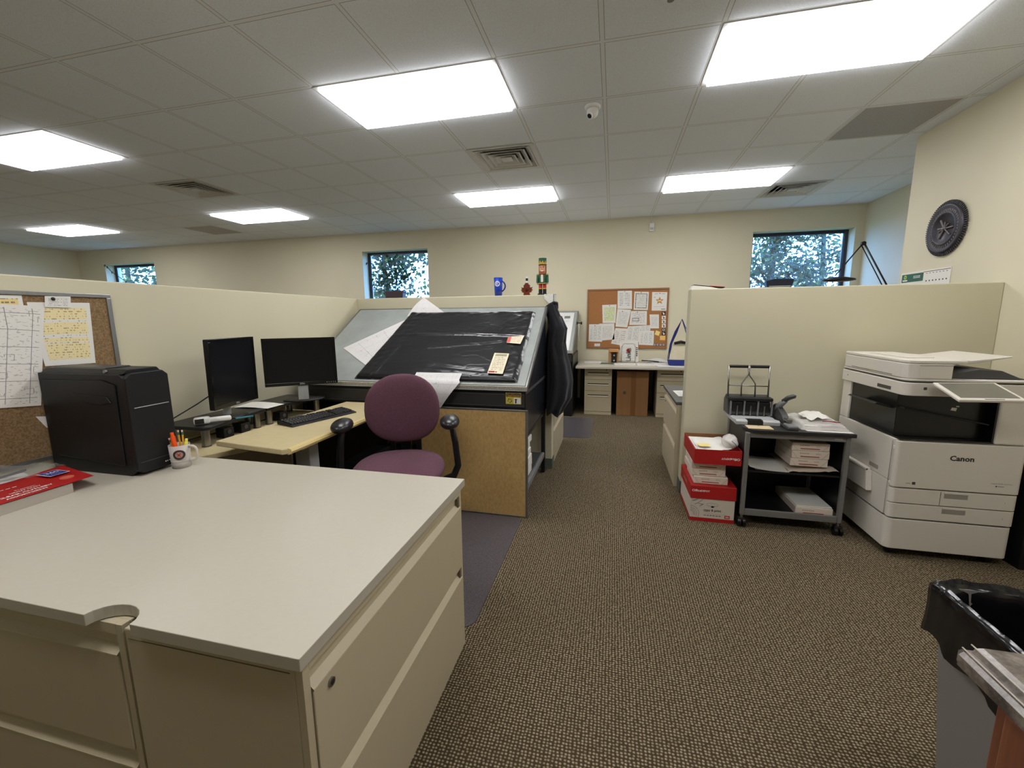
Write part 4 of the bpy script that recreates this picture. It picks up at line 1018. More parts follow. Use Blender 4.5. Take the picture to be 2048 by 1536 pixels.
jack(m, [(.57, -.62, -.43, 3.60, 3.84), (.63, -.62, -.40, 3.60, 3.90), (.70, -.62, -.36, 3.60, 3.96), (.85, -.61, -.345, 3.61, 3.99), (1.0, -.60, -.375, 3.63, 3.98), (1.12, -.60, -.41, 3.65, 3.96), (1.20, -.59, -.435, 3.68, 3.94), (1.26, -.59, -.425, 3.70, 3.94), (1.315, -.58, -.400, 3.70, 3.94), (1.36, -.57, -.425, 3.72, 3.92), (1.44, -.59, -.465, 3.74, 3.88), (1.49, -.60, -.485, 3.745, 3.87), (1.525, -.595, -.495, 3.75, 3.86), (1.54, -.57, -.505, 3.76, 3.84)], 0, 0, 0, .075, M_navy)
m.build('body', t)
for sgn, y, lab in ((-1, 3.68, 0), (1, 4.00, 0)):
    m = MB(); m.tube([(-.475, 3.84+sgn*.04, 1.42), (-.445, 3.84+.09*sgn, 1.31), (-.46, y-.02*sgn, 1.18), (-.43, y-.03*sgn, .95), (-.42, y-.03*sgn, .72)], [.025, .042, .040, .045, .04], M_navy, 14, flat=.7); m.build('sleeve', t)
m = MB(); m.tube([(-.56, 3.775, 1.52), (-.515, 3.778, 1.545), (-.497, 3.82, 1.545), (-.50, 3.86, 1.50)], .016, M_navy, 8); m.build('collar', t)
m = MB()
def cl(u, v):
    x = -.560+.05*u; z = 1.640-.16*max(0, v-.25)
    if v < .25: return (-.60+.075*u+.0, 3.80+.10*v/.25, 1.628+.004*noise.noise(V((u*8, v*8, 0)))+.002)
    return (-.522+.012*noise.noise(V((u*6, v*9, 2)))+.016, 3.79+.13*u, 1.628-.135*(v-.25)/.75)
m.sheet(lambda u, v: (-.5195+.012*abs(noise.noise(V((u*6, v*9, 2)))), 3.795+.13*u+.01*noise.noise(V((v*6, 0, 1))), 1.624-.13*v), 10, 12, M_white)
m.sheet(lambda u, v: (-.575+.066*v+.0*u, 3.795+.13*u, 1.6235+.006*abs(noise.noise(V((u*7, v*7, 4))))), 10, 8, M_white)
m.sheet(lambda u, v: (-.605+.082*u, 3.7935-.006*abs(noise.noise(V((u*5, v*7, 9)))), 1.624-.115*v*(.35+.65*u)), 8, 10, M_white)
solo(m, 'white_cloth', 'crumpled white cloth draped over the end of the middle partition above the jacket', 'cloth')

# ------------------------------------------------------------------ things on top of the middle partition
zt = PT+.001
t = thing('travel_mug', 'tall blue plastic mug with a round white emblem on top of the middle partition', 'mug', (-1.045, 3.86, zt))
m = MB(); m.lathe([(.034, 0), (.041, .165), (.038, .165), (.032, .008), (0, .008)], (-1.045, 3.86, zt), M_blue, 32); m.build('cup', t)
m = MB(); hd = V((.97, -.15, 0)).normalized()
m.tube([V((-1.045, 3.86, zt))+hd*(.036+.034*math.sin(PI*k/10)**.7)+V((0, 0, .04+.095*k/10)) for k in range(11)], .0065, mat('blue_handle', rgb(22, 34, 120), .35), 8); m.build('handle', t)
m = MB(); c0 = V((-1.045, 3.86, zt)); a0 = math.atan2(-3.86, 1.045)-.25; vs = []; n = 28
for r in (.017, .024):
    for i in range(n):
        q = 2*PI*i/n; zz_ = .108+r*math.sin(q); aa = a0+r*math.cos(q)/.039; R_ = .034+.007*zz_/.165+.0008; vs.append(c0+V((R_*math.cos(aa), R_*math.sin(aa), zz_)))
m.add(vs, [(i, (i+1) % n, n+(i+1) % n, n+i) for i in range(n)], M_wink)
def mp(u, z): aa = a0+u/.039; R_ = .034+.007*z/.165+.001; return c0+V((R_*math.cos(aa), R_*math.sin(aa), z))
for p, q in (((-.006, .096), (-.006, .120)), ((-.006, .108), (.008, .120)), ((-.006, .108), (.009, .096))): m.tube([mp(*p), mp(*q)], .0018, M_wink, 5)
m.build('emblem', t)
# maple-leaf bottle
t = thing('syrup_bottle', 'small maple-leaf-shaped bottle of dark syrup on top of the middle partition', 'bottle', (-.775, 3.86, zt))
half = [(0, 0), (.030, 0), (.030, .012), (.024, .020), (.046, .028), (.042, .034), (.056, .050), (.046, .054), (.052, .076), (.036, .070), (.028, .074), (.030, .092), (.020, .096), (.010, .112)]
pts = [(-.775+x, zt+z) for x, z in half]+[(-.775-x, zt+z) for x, z in half[::-1][:-1]]
m = MB(); m.prism(pts, 3.845, 3.875, mat('syrup', rgb(104, 44, 26), .15, coat=.5), 'y', .003)
for a in (-.9, -.4, 0, .4, .9): m.tube([(-.775, 3.844, zt+.03), (-.775+.04*math.sin(a), 3.844, zt+.03+.055*math.cos(a))], .0018, mat('syrup_d', rgb(70, 26, 18), .2), 5)
m.build('glass_body', t)
m = MB(); m.cyl((-.775, 3.86, zt+.108), (-.775, 3.86, zt+.128), .011, M_whitep, n=16); m.build('neck', t)
m = MB(); m.cyl((-.775, 3.86, zt+.128), (-.775, 3.86, zt+.152), .011, M_blk, n=16); m.cyl((-.775, 3.86, zt+.152), (-.775, 3.86, zt+.166), .009, M_whitep, n=16); m.build('cap', t)
# nutcracker
t = thing('nutcracker', 'wooden nutcracker soldier in green coat and gold-banded green hat on top of the middle partition', 'figurine', (-.630, 3.86, zt))
nx, ny = -.630, 3.86
m = MB(); m.box((nx-.040, ny-.03, zt), (nx+.040, ny+.03, zt+.012), M_blk, .002); m.build('base', t)
G_ = mat('nut_green', rgb(24, 84, 62), .45); R_ = mat('nut_red', rgb(176, 44, 36), .45); Y_ = mat('nut_gold', rgb(206, 168, 60), .4, metal=.3)
for s in (-1, 1):
    m = MB(); m.cyl((nx+s*.019, ny, zt+.012), (nx+s*.019, ny, zt+.052), .017, M_blk, n=18); m.cyl((nx+s*.019, ny, zt+.052), (nx+s*.019, ny, zt+.060), .018, Y_, n=18); m.cyl((nx+s*.019, ny, zt+.060), (nx+s*.019, ny, zt+.100), .0165, R_, n=18); m.build('leg', t)
m = MB(); m.lathe([(.038, 0), (.034, .02), (.032, .04), (.040, .075), (.036, .092), (0, .096)], (nx, ny, zt+.096), G_, 24, sy=.75)
m.box((nx-.010, ny-.033, zt+.112), (nx+.010, ny-.026, zt+.18), M_whitep, .002)
for z_ in (.12, .135, .15, .165): m.box((nx-.017, ny-.032, zt+z_), (nx+.017, ny-.028, zt+z_+.004), Y_)
m.box((nx-.036, ny-.03, zt+.098), (nx+.036, ny-.024, zt+.104), Y_); m.build('coat', t)
for s in (-1, 1):
    m = MB(); m.cyl((nx+s*.042, ny, zt+.175), (nx+s*.045, ny-.004, zt+.108), .012, G_, n=14); m.cyl((nx+s*.040, ny, zt+.176), (nx+s*.041, ny, zt+.186), .015, Y_, n=14); m.lathe([(.0, -.01), (.010, 0), (0, .01)], (nx+s*.045, ny-.004, zt+.100), mat('nut_skin', rgb(206, 150, 116), .5), 12); m.build('arm', t)
m = MB(); m.cyl((nx, ny, zt+.188), (nx, ny, zt+.262), .030, mat('nut_skin'if False else 'nut_skin', rgb(206, 150, 116), .5), n=24)
m.box((nx-.010, ny-.036, zt+.205), (nx+.010, ny-.028, zt+.214), M_whitep, .001); m.cyl((nx, ny-.026, zt+.232), (nx, ny-.040, zt+.226), .005, mat('nut_skin', rgb(206, 150, 116), .5), n=10)
for s in (-1, 1): m.cyl((nx+s*.011, ny-.027, zt+.243), (nx+s*.011, ny-.0305, zt+.243), .0045, M_blk, n=10)
m.build('head', t)
m = MB(); m.box((nx-.024, ny-.038, zt+.178), (nx+.024, ny-.029, zt+.207), mat('nut_beard', rgb(146, 78, 44), .8, bump=.5, bscale=300), .004); m.box((nx-.033, ny-.012, zt+.19), (nx-.028, ny+.02, zt+.258), mat('nut_beard', rgb(146, 78, 44), .8), .002); m.box((nx+.028, ny-.012, zt+.19), (nx+.033, ny+.02, zt+.258), mat('nut_beard', rgb(146, 78, 44), .8), .002); m.build('beard', t)
m = MB(); m.cyl((nx, ny, zt+.262), (nx, ny, zt+.267), .038, M_blk, n=28); m.cyl((nx, ny, zt+.267), (nx, ny, zt+.322), .033, G_, .036, 28); m.cyl((nx, ny, zt+.267), (nx, ny, zt+.282), .0345, Y_, .035, 28)
for q in range(9):
    a = 2*PI*q/9; c = V((nx+.0355*math.cos(a), ny+.0355*math.sin(a), zt+.282)); s_ = V((-math.sin(a), math.cos(a), 0)); m.add([c-s_*.011, c+s_*.011, c+V((0, 0, .018))], [(0, 1, 2)], Y_)
m.build('hat', t)

# ------------------------------------------------------------------ middle: small file behind the jacket, right-hand file
lateral_file('beige filing cabinet behind the middle partition, seen below the hanging jacket', .86, .455, .70, (-.535, 4.37, 0), PI/2, .3)
t = lateral_file('beige filing cabinet with a dark top behind the right partition, facing the aisle', .88, .455, .70, (.535, 4.04, 0), -PI/2, -.3)
m = MB(); m.box((.520, 3.598, .701), (.99, 4.49, .726), M_dgrey if False else mat('charcoal_top', rgb(84, 84, 82), .4), .003); solo(m, 'cabinet_top', 'dark grey worktop slab on the filing cabinet behind the right partition', 'worktop')
P_form = printmat('print_form', 'text', 18, ink=rgb(160, 158, 160), margin=.1)
m = MB(); m.slabsheet([(.565, 4.15, .7275), (.80, 4.20, .7275), (.80, 3.90, .7275), (.575, 3.85, .7275)], P_form, .001); solo(m, 'paper_sheet', 'white printed sheet on the dark cabinet top behind the right partition', 'paper')
m = MB(); m.box((.60, 3.62, .727), (.78, 3.80, .745), M_white, .003); solo(m, 'paper_stack', 'small stack of papers on the dark cabinet top, right against the partition', 'paper')

# ------------------------------------------------------------------ rear desk
t = thing('rear_desk', 'long pale desk along the back wall below the corkboard', 'desk', (.6, 6.45, 0))
RD = .728
m = MB(); m.box((-.50, 5.98, RD-.03), (1.60, 6.915, RD), M_top, .003); m.build('desktop', t)
m = MB(); m.box((-.49, 6.80, .02), (1.565, 6.82, RD-.031), M_blkm); m.build('dark_modesty_panel', t)  # black panel added to keep the space under the desk dark
m = MB(); m.box((1.57, 6.02, 0), (1.595, 6.90, RD-.031), M_cab, .002); m.build('end_panel', t)
m = MB(); m.box((.03, 6.60, 0), (.61, 6.62, RD-.031), M_blkm); m.build('back_panel', t)  # second black sheet, added to darken the knee space behind the box
def pedestal(label, x0):
    t = thing('drawer_pedestal', label, 'drawer unit', (x0+.195, 6.17, 0), 0, 'beige drawer pedestals under the rear desk')
    W = .39; m = MB(); m.box((-W/2, .012, 0), (W/2, .58, RD-.032), M_cab, .003); m.box((-W/2, 0, 0), (W/2, .012, .045), M_cab, .001); m.build('carcass', t, False)
    for k, (z0, z1) in enumerate(((.05, .352), (.356, .518), (.522, RD-.034))):
        m = MB(); m.box((-W/2+.002, -.006, z0), (W/2-.002, .011, z1), M_cab, .002)
        d = m.build('drawer', t, False)
        zc = z1-.07 if k < 2 else z1-.085
        m = MB(); m.box((-.148, -.0075, zc+.002), (.148, -.006, zc+.016), M_ink); m.prism([(-.006, zc-.024), (-.020, zc-.006), (-.016, zc+.004), (-.006, zc+.002)], -.148, .148, mat('handle_cream', rgb(232, 226, 204), .4), 'x'); m.build('handle', d, False)
        if k == 2: m = MB(); m.cyl((.115, -.006, z1-.030), (.115, -.010, z1-.030), .008, M_ink, n=16); m.build('lock', d, False)
    return t
p = pedestal('beige three-drawer pedestal under the rear desk, left of the standing cardboard box', -.383)
dup(p, (.626+.195, 6.17, 0), 'beige three-drawer pedestal under the rear desk, right of the standing cardboard box')
t = thing('cardboard_box', 'tall flat brown cardboard box standing in the knee space of the rear desk', 'box', (.30, 6.25, 0))
m = MB(); m.box((.078, 6.185, 0), (.515, 6.32, .645), M_card, .003); m.box((.078, 6.184, .43), (.515, 6.1848, .4315), M_tape); m.build('body', t)
m = MB(); m.box((.275, 6.1835, 0), (.345, 6.1848, .645), M_tape); m.build('tape', t)
m = MB(); n = 20; c = V((.19, 6.1838, .335)); vs = []
for r in (.018, .023):
    for i in range(n): vs.append(c+V((r*math.cos(2*PI*i/n), 0, r*math.sin(2*PI*i/n))))
m.add(vs, [(i, n+i, n+(i+1) % n, (i+1) % n) for i in range(n)], M_ink); m.box((.181, 6.1834, .325), (.199, 6.1838, .345), M_ink); m.build('stamp', t)
# corkboard
t = thing('corkboard', 'cork notice board in an oak frame on the back wall, covered with papers', 'corkboard', (.21, YB, .92))
cy = YB-.001
m = MB(); m.box((-.385, cy-.012, .945), (.800, cy, 1.825), M_cork); m.build('board', t)
m = MB()
for a, b in (((-.405, 1.825), (.820, 1.850)), ((-.405, .920), (.820, .945)), ((-.405, .945), (-.385, 1.825)), ((.800, .945), (.820, 1.825))): m.box((a[0], cy-.022, a[1]), (b[0], cy, b[1]), M_corkf, .003)
m.build('frame', t)
pins = []
P_w = [printmat('print_w%d' % k, 'text', n_, ink=ink_, hi=hi_, margin=mg, cols=cc, seed=k, frame=fr_) for k, (n_, ink_, hi_, mg, cc, fr_) in enumerate([
    (11, rgb(130, 130, 136), None, .14, 2, None), (20, rgb(150, 148, 156), None, .17, 1, rgb(50, 54, 74)), (14, rgb(150, 170, 130), rgb(216, 226, 150), .13, 1, None),
    (16, rgb(168, 166, 172), None, .14, 1, None), (14, rgb(158, 158, 164), None, .12, 3, None), (9, rgb(170, 150, 150), None, .12, 2, None), (18, rgb(140, 140, 150), None, .1, 2, None)])]
def wallp(name, label, cat, c, mt, lay=0, group='papers on the corkboard', extra=None, curl=0):
    y = cy-.0125-.0011*lay
    m = MB(); m.slabsheet([(x, y-(curl if k > 1 else 0), z) for k, (x, z) in enumerate(c)], mt, .0008)
    if extra: extra(m, y)
    return solo(m, name, label, cat, group)
def pin(m, x, z, y, mt=M_ink): m.cyl((x, y, z), (x, y-.006, z), .007, mt, .005, 12)
wallp('paper_sheet', 'white two-column list pinned at the top middle of the corkboard', 'paper', [(.057, 1.818), (.272, 1.817), (.281, 1.536), (.062, 1.543)], P_w[0], 1, extra=lambda m, y: pin(m, .165, 1.805, y, M_grey))
wallp('paper_sheet', 'certificate with a dark patterned border at the top of the corkboard', 'paper', [(.310, 1.800), (.523, 1.791), (.518, 1.517), (.306, 1.524)], P_w[1], 1, extra=lambda m, y: pin(m, .41, 1.785, y))
def star(m, y):
    cx, cz = .685, 1.655; pts = []
    for k in range(10):
        a = PI/2+k*PI/5; r = .062 if k % 2 == 0 else .028; pts.append((cx+r*math.cos(a), cz+r*math.sin(a)))
    m.prism(pts, y-.0012, y-.0004, mat('gold_star', rgb(186, 134, 66), .5), 'y'); m.box((cx-.026, y-.0016, cz-.010), (cx+.026, y-.0012, cz+.012), mat('star_mid', rgb(232, 196, 130), .5))
    pin(m, .685, 1.765, y); m.box((.60, y-.0012, 1.705), (.622, y-.0004, 1.712), M_inkg); m.box((.712, y-.0012, 1.525), (.772, y-.0004, 1.533), M_ink)
    m.box((.61, y-.0012, 1.757), (.66, y-.0004, 1.762), M_inkg); m.box((.71, y-.0012, 1.757), (.76, y-.0004, 1.762), M_inkg); m.box((.60, y-.0012, 1.565), (.76, y-.0004, 1.569), mat('pinkink', rgb(206, 160, 160), .6))
wallp('star_award', 'white sheet with a gold star pinned at the top right of the corkboard', 'paper', [(.571, 1.788), (.792, 1.783), (.790, 1.504), (.574, 1.507)], M_white, 1, extra=star)
wallp('paper_sheet', 'green and yellow tinted sheet pinned left of centre on the corkboard', 'paper', [(-.173, 1.604), (.047, 1.609), (.037, 1.322), (-.160, 1.322)], P_w[2], 2, extra=lambda m, y: pin(m, -.06, 1.59, y, M_green))
wallp('paper_sheet', 'plain pale sheet in the middle of the corkboard, below the two-column list', 'paper', [(.060, 1.539), (.267, 1.524), (.218, 1.251), (.039, 1.265)], P_w[3], 2, extra=lambda m, y: pin(m, .14, 1.50, y))
def rect(m, y):
    for a in ((.292, 1.348, .392, 1.354), (.292, 1.392, .392, 1.398), (.292, 1.354, .298, 1.392), (.386, 1.354, .392, 1.392)): m.box((a[0], y-.0012, a[1]), (a[2], y-.0004, a[3]), M_ink)
    pin(m, .365, 1.487, y)
wallp('paper_sheet', 'white notice with a black empty rectangle in the centre of the corkboard', 'paper', [(.267, 1.504), (.506, 1.502), (.510, 1.288), (.248, 1.289)], printmat('print_rect', 'text', 12, ink=rgb(150, 150, 156), margin=.12, seed=9), 3, extra=rect)
wallp('paper_sheet', 'small narrow sheet pinned at the right of the corkboard beside the badges', 'paper', [(.546, 1.449), (.684, 1.448), (.693, 1.236), (.565, 1.236)], P_w[3], 1)
wallp('paper_sheet', 'leftmost table sheet in the lower row of the corkboard', 'paper', [(-.372, 1.304), (-.157, 1.303), (-.162, 1.025), (-.375, 1.030)], P_w[4], 3, extra=lambda m, y: pin(m, -.28, 1.28, y))
wallp('paper_sheet', 'second sheet from the left in the lower row of the corkboard', 'paper', [(-.215, 1.312), (.019, 1.316), (.028, 1.063), (-.185, 1.043)], P_w[3], 1)
wallp('paper_sheet', 'tilted sheet hanging lowest in the middle of the corkboard', 'paper', [(.040, 1.243), (.232, 1.233), (.201, .957), (-.022, .997)], P_w[5], 1)
wallp('paper_sheet', 'dense sheet in the lower middle of the corkboard behind the brochure rack', 'paper', [(.231, 1.269), (.424, 1.278), (.407, 1.023), (.200, 1.040)], P_w[6], 2)
wallp('paper_sheet', 'short strip of text peeking out above the lower right sheet of the corkboard', 'paper', [(.420, 1.278), (.564, 1.286), (.567, 1.196), (.427, 1.180)], P_w[6], 1)
wallp('paper_sheet', 'large table sheet at the lower right of the corkboard beside the sticky notes', 'paper', [(.406, 1.196), (.623, 1.197), (.624, .973), (.400, .981)], P_w[4], 3)
wallp('sticky_note', 'pale yellow tilted sticky note at the lower right of the corkboard', 'sticky note', [(.653, 1.206), (.715, 1.182), (.696, 1.119), (.634, 1.141)], M_yell, 1, 'sticky notes on the corkboard')
wallp('sticky_note', 'orange-yellow square sticky note at the right edge of the corkboard', 'sticky note', [(.713, 1.123), (.794, 1.123), (.792, 1.053), (.716, 1.056)], M_orng, 1, 'sticky notes on the corkboard')
wallp('business_card', 'small white card at the lower left of the corkboard', 'card', [(-.281, .996), (-.192, .997), (-.194, .954), (-.282, .954)], printmat('print_card2', 'text', 3, ink=rgb(170, 168, 168), margin=.15), 1)
bl = [('topmost of the column', .752, 1.463, 1), ('second of the column', .756, 1.400, 0), ('third of the column', .759, 1.338, 0), ('fourth of the column', .762, 1.275, 0), ('fifth, black with white ring', .764, 1.212, 1), ('lowest of the column', .767, 1.156, 1)]
for nm, x, z, dark in bl:
    y = cy-.0125; m = MB(); a, b = (M_blk, M_wink) if dark else (M_wink, M_dgrey)
    if 'white ring' in nm: m.cyl((x, y, z), (x, y-.003, z), .030, a, n=20); m.cyl((x, y-.003, z), (x, y-.0036, z), .019, b, n=16); m.cyl((x, y-.0036, z), (x, y-.004, z), .012, a, n=12)
    else:
        m.box((x-.028, y-.003, z-.026), (x+.028, y, z+.026), a, .006); m.box((x-.010, y-.0036, z-.016), (x+.014, y-.003, z+.004), b); m.box((x-.018, y-.0036, z+.008), (x+.004, y-.003, z+.016), b)
    solo(m, 'badge', 'black and white sticker at the corkboard right edge, %s' % nm, 'sticker', 'black and white stickers on the corkboard')
for nm, x in (('leftmost', .640), ('second', .683), ('third', .727), ('rightmost', .771)):
    y = cy-.0125-(.0045 if x < .65 else 0); m = MB(); m.cyl((x, y, .984), (x, y-.003, .984), .022, M_blk, n=18); m.cyl((x, y-.003, .984), (x, y-.0035, .984), .015, M_wink, n=16); m.cyl((x, y-.0035, .984), (x, y-.004, .984), .009, M_blk, n=12)
    solo(m, 'badge', 'round black and white sticker in the bottom row of the corkboard, %s of the four' % nm, 'sticker', 'round stickers at the bottom of the corkboard')
# things on the rear desk
t = thing('small_carton', 'brown carton with black labels standing on the rear desk', 'box', (.05, 6.6, RD+.001))
m = MB(); m.box((-.055, 6.60, RD+.001), (.095, 6.72, RD+.20), mat('tan_card', rgb(186, 146, 98), .7), .003); m.build('body', t)
m = MB(); m.box((-.04, 6.52, RD+.165), (.095, 6.60, RD+.205), mat('tan_card2', rgb(196, 140, 84), .7), .003); m.build('flap', t)
for z_ in (.004, .082):
    m = MB(); m.box((-.01, 6.555, RD+z_), (.07, 6.599, RD+z_+.07), M_blk, .006); m.cyl((.03, 6.555, RD+z_+.03), (.03, 6.550, RD+z_+.03), .012, M_lgrey, n=14); m.build('label_block', t)
t = thing('brochure_rack', 'wire rack holding white brochures on the rear desk before the corkboard', 'rack', (.26, 6.62, RD+.001))
m = MB()
for y in (6.58, 6.66): m.tube([(.14, y, RD+.005), (.14, y, RD+.24), (.17, y, RD+.29), (.31, y, RD+.29), (.34, y, RD+.24), (.34, y, RD+.005)], .004, M_chrome, 6)
m.tube([(.14, 6.58, RD+.005), (.14, 6.66, RD+.005)], .004, M_chrome, 6); m.tube([(.34, 6.58, RD+.005), (.34, 6.66, RD+.005)], .004, M_chrome, 6); m.tube([(.14, 6.58, RD+.03), (.34, 6.58, RD+.03)], .003, M_chrome, 6); m.build('wire_frame', t)
m = MB(); m.slabsheet([(.10, 6.625, RD+.325), (.375, 6.625, RD+.325), (.39, 6.615, RD+.012), (.145, 6.615, RD+.012)], printmat('print_map', 'plan', 3, ink=rgb(150, 150, 160), cols=3, margin=.08), .006)
m.text('Links', .10, face((.245, 6.6085, RD+.12), (0, 0, 1), (-1, 0, 0)), M_ink, bold=.001); m.cyl((.235, 6.612, RD+.185), (.235, 6.609, RD+.185), .026, M_redink, n=18)
for z_ in (.10, .13, .16, .19, .22): m.box((.352, 6.609, RD+z_), (.372, 6.612, RD+z_+.013), M_ink)
solo(m, 'brochure', 'white brochure with sideways lettering standing in the wire rack on the rear desk', 'brochure')
def flat(name, label, cat, c, mt, z, t_=.001, grp='papers on the rear desk'):
    m = MB(); m.slabsheet([(x, y, z) for x, y in c], mt, t_); return solo(m, name, label, cat, grp)
P_r = printmat('print_r', 'text', 20, ink=rgb(170, 168, 176), margin=.08, seed=4)
flat('paper_sheet', 'white sheet at the left end of the rear desk', 'paper', [(-.42, 6.70), (-.18, 6.75), (-.14, 6.48), (-.40, 6.44)], P_r, RD+.0022)
flat('folder', 'dark green folder lying before the brown carton on the rear desk', 'folder', [(-.16, 6.52), (.03, 6.50), (.02, 6.26), (-.17, 6.28)], mat('dgreen', rgb(84, 98, 78), .6), RD+.004, .003)
flat('paper_sheet', 'white sheet lying before the brochure rack on the rear desk', 'paper', [(.04, 6.48), (.34, 6.52), (.33, 6.22), (.04, 6.20)], P_r, RD+.003, .002)
flat('paper_sheet', 'printed sheet in the middle of the rear desk right of the brochure rack', 'paper', [(.36, 6.50), (.62, 6.54), (.60, 6.20), (.36, 6.18)], P_r, RD+.003, .002)
flat('plan_sheet', 'wide plan drawing under the canvas bag on the rear desk', 'drawing', [(.58, 6.62), (1.25, 6.70), (1.30, 6.05), (.62, 6.06)], P_plan, RD+.006, .002)
m = MB(); m.sheet(lambda u, v: (.50+.36*u, 6.60+.22*v, RD+.004+.05*math.sin(PI*u)*(.3+.7*v)+.008*noise.noise(V((u*6, v*6, 0)))), 12, 8, P_plan); m.tube([(.44, 6.66, RD+.03), (.60, 6.60, RD+.028), (.68, 6.58, RD+.02)], .008, M_blk, 8); solo(m, 'rolled_drawings', 'loosely rolled drawings with a dark band at the back of the rear desk', 'drawing', 'papers on the rear desk')
# canvas tote
t = thing('tote_bag', 'cream canvas tote bag with a blue bottom and blue straps on the rear desk', 'bag', (.95, 6.28, RD+.007))
zb = RD+.0075
m = MB(); n = 32; prof = [(.0, .17, .075), (.07, .185, .08), (.16, .175, .07), (.26, .15, .05), (.32, .14, .035)]
def ring_(q, z, rx, ry): return [(.95+rx*math.copysign(abs(math.cos(2*PI*i/n))**.6, math.cos(2*PI*i/n)), 6.28+ry*math.copysign(abs(math.sin(2*PI*i/n))**.6, math.sin(2*PI*i/n)), zb+z) for i in range(n)]
vs = sum([ring_(q, *p) for q, p in enumerate(prof[1:])], [])
m.add(vs, [(k*n+i, k*n+(i+1) % n, (k+1)*n+(i+1) % n, (k+1)*n+i) for k in range(3) for i in range(n)]+[tuple(3*n+i for i in range(n))], M_canvas, True); m.build('canvas_body', t)
m = MB(); vs = ring_(0, 0, .16, .07)+ring_(0, .01, .175, .078)+ring_(0, .085, .190, .084); m.add(vs, [(k*n+i, k*n+(i+1) % n, (k+1)*n+(i+1) % n, (k+1)*n+i) for k in range(2) for i in range(n)]+[tuple(range(n-1, -1, -1))], M_cblue, True); m.build('blue_base', t)
for y, s in ((6.215, -1), (6.345, 1)):
    m = MB(); m.tube([(.775, y+.02*-s, zb+.09), (.800, y+.03*-s, zb+.30), (.86, y, zb+.47), (.93, 6.28+.01*s, zb+.64), (1.0, y, zb+.46), (1.06, y, zb+.31), (1.10, y+.02*-s, zb+.09)], .017, M_cblue, 8, flat=.25); m.build('strap', t)
m = MB(); m.tube([(.84, 6.24, zb+.31), (.92, 6.22, zb+.335), (1.0, 6.24, zb+.315)], .018, M_blk, 8); m.build('opening_trim', t)

# ------------------------------------------------------------------ plants on the sills and the swing-arm lamp
def pot(m, x, y, z, r0, r1, h, mt):
    m.lathe([(r0*.9, 0), (r1*.9, h), (r1, h), (r1, h-.02), (r1*.97, h-.03), (r0, 0)][::-1] if False else [(0, 0), (r0, 0), (r1*.96, h-.03), (r1, h-.028), (r1, h), (r1*.9, h), (r1*.88, h-.03), (0, h-.03)], (x, y, z), mt, 28)
t = thing('potted_plant', 'leafy potted plant on the sill of the middle window', 'plant', (-3.80, 7.0, WZ0))
m = MB(); m.prism([(-3.955, WZ0+.001), (-3.645, WZ0+.001), (-3.625, WZ0+.175), (-3.615, WZ0+.178), (-3.612, WZ0+.208), (-3.988, WZ0+.208), (-3.985, WZ0+.178), (-3.975, WZ0+.175)], 6.935, 7.065, M_pot, 'y', .006); m.build('pot', t)
rnd = random.Random(4); ms, ml = MB(), MB()
def plantlet(ms, ml, base, tips, leafL, rnd, nl=9):
    for e in tips:
        e = V(e); b = V(base); mid = b.lerp(e, .5)+V((rnd.uniform(-.04, .04), 0, .05)); P_ = [b, mid, e]
        ms.tube(P_, [.004, .003, .0015], M_stem, 5)
        for k in range(nl):
            q = .25+.75*(k+1)/nl; p = (b.lerp(mid, q*2) if q < .5 else mid.lerp(e, q*2-1)); a = V((rnd.gauss(0, 1), rnd.gauss(0, .35), rnd.gauss(.1, .8))).normalized(); s_ = a.orthogonal().normalized(); L = leafL*rnd.uniform(.7, 1.2)
            c = a.cross(s_)*L*.08
            ml.add([p, p+a*L*.35+s_*L*.24+c, p+a*L*.7+s_*L*.16+c, p+a*L, p+a*L*.7-s_*L*.16+c, p+a*L*.35-s_*L*.24+c], [(0, 1, 2, 3), (0, 3, 4, 5)], M_leafC, True)
tips = [(-3.80+.50*math.sin(a), 6.99+rnd.uniform(-.04, .05), WZ0+.20+.66*math.cos(a)*rnd.uniform(.6, 1.0)) for a in [-.95+.1*k for k in range(20)]]+[(-4.20, 6.98, 2.05), (-4.30, 6.95, 2.42), (-4.25, 6.97, 2.12), (-4.12, 6.96, 1.86)]
plantlet(ms, ml, (-3.80, 6.995, WZ0+.18), tips, .075, rnd); ms.build('stems', t); ml.build('foliage', t)
t = thing('potted_plant', 'dark low planter on the sill of the right-hand window', 'plant', (2.33, 7.0, WZ0))
m = MB(); m.prism([(2.20, WZ0+.001), (2.46, WZ0+.001), (2.515, WZ0+.235), (2.27, WZ0+.245), (2.145, WZ0+.215)], 6.955, 7.045, mat('slate_pot', rgb(42, 44, 60), .6), 'y', .008); m.build('pot', t)
m = MB(); m.box((2.19, 6.945, WZ0+.13), (2.47, 6.954, WZ0+.14), M_whitep); m.build('label_band', t)
t = thing('potted_plant', 'thin vine in a pot on the sill of the far left window', 'plant', (-9.9, 7.0, WZ0))
m = MB(); pot(m, -9.85, 6.99, WZ0+.001, .05, .07, .16, M_pot); m.build('pot', t)
ms, ml = MB(), MB(); pl = [(-9.85, 6.99, WZ0+.14), (-9.80, 6.95, 2.05), (-9.92, 6.90, 2.24), (-10.10, 6.88, 2.36), (-10.22, 6.87, 2.44), (-10.33, 6.87, 2.55), (-10.38, 6.86, 2.585)]
ms.tube(pl, .006, M_stem, 6); ms.build('stem', t)
for p in pl[2:]:
    ml.add([V(p), V(p)+V((.03, 0, .02)), V(p)+V((.005, 0, -.05)), V(p)+V((-.02, 0, -.01))], [(0, 1, 2, 3)], M_leafC)
ml.build('foliage', t)
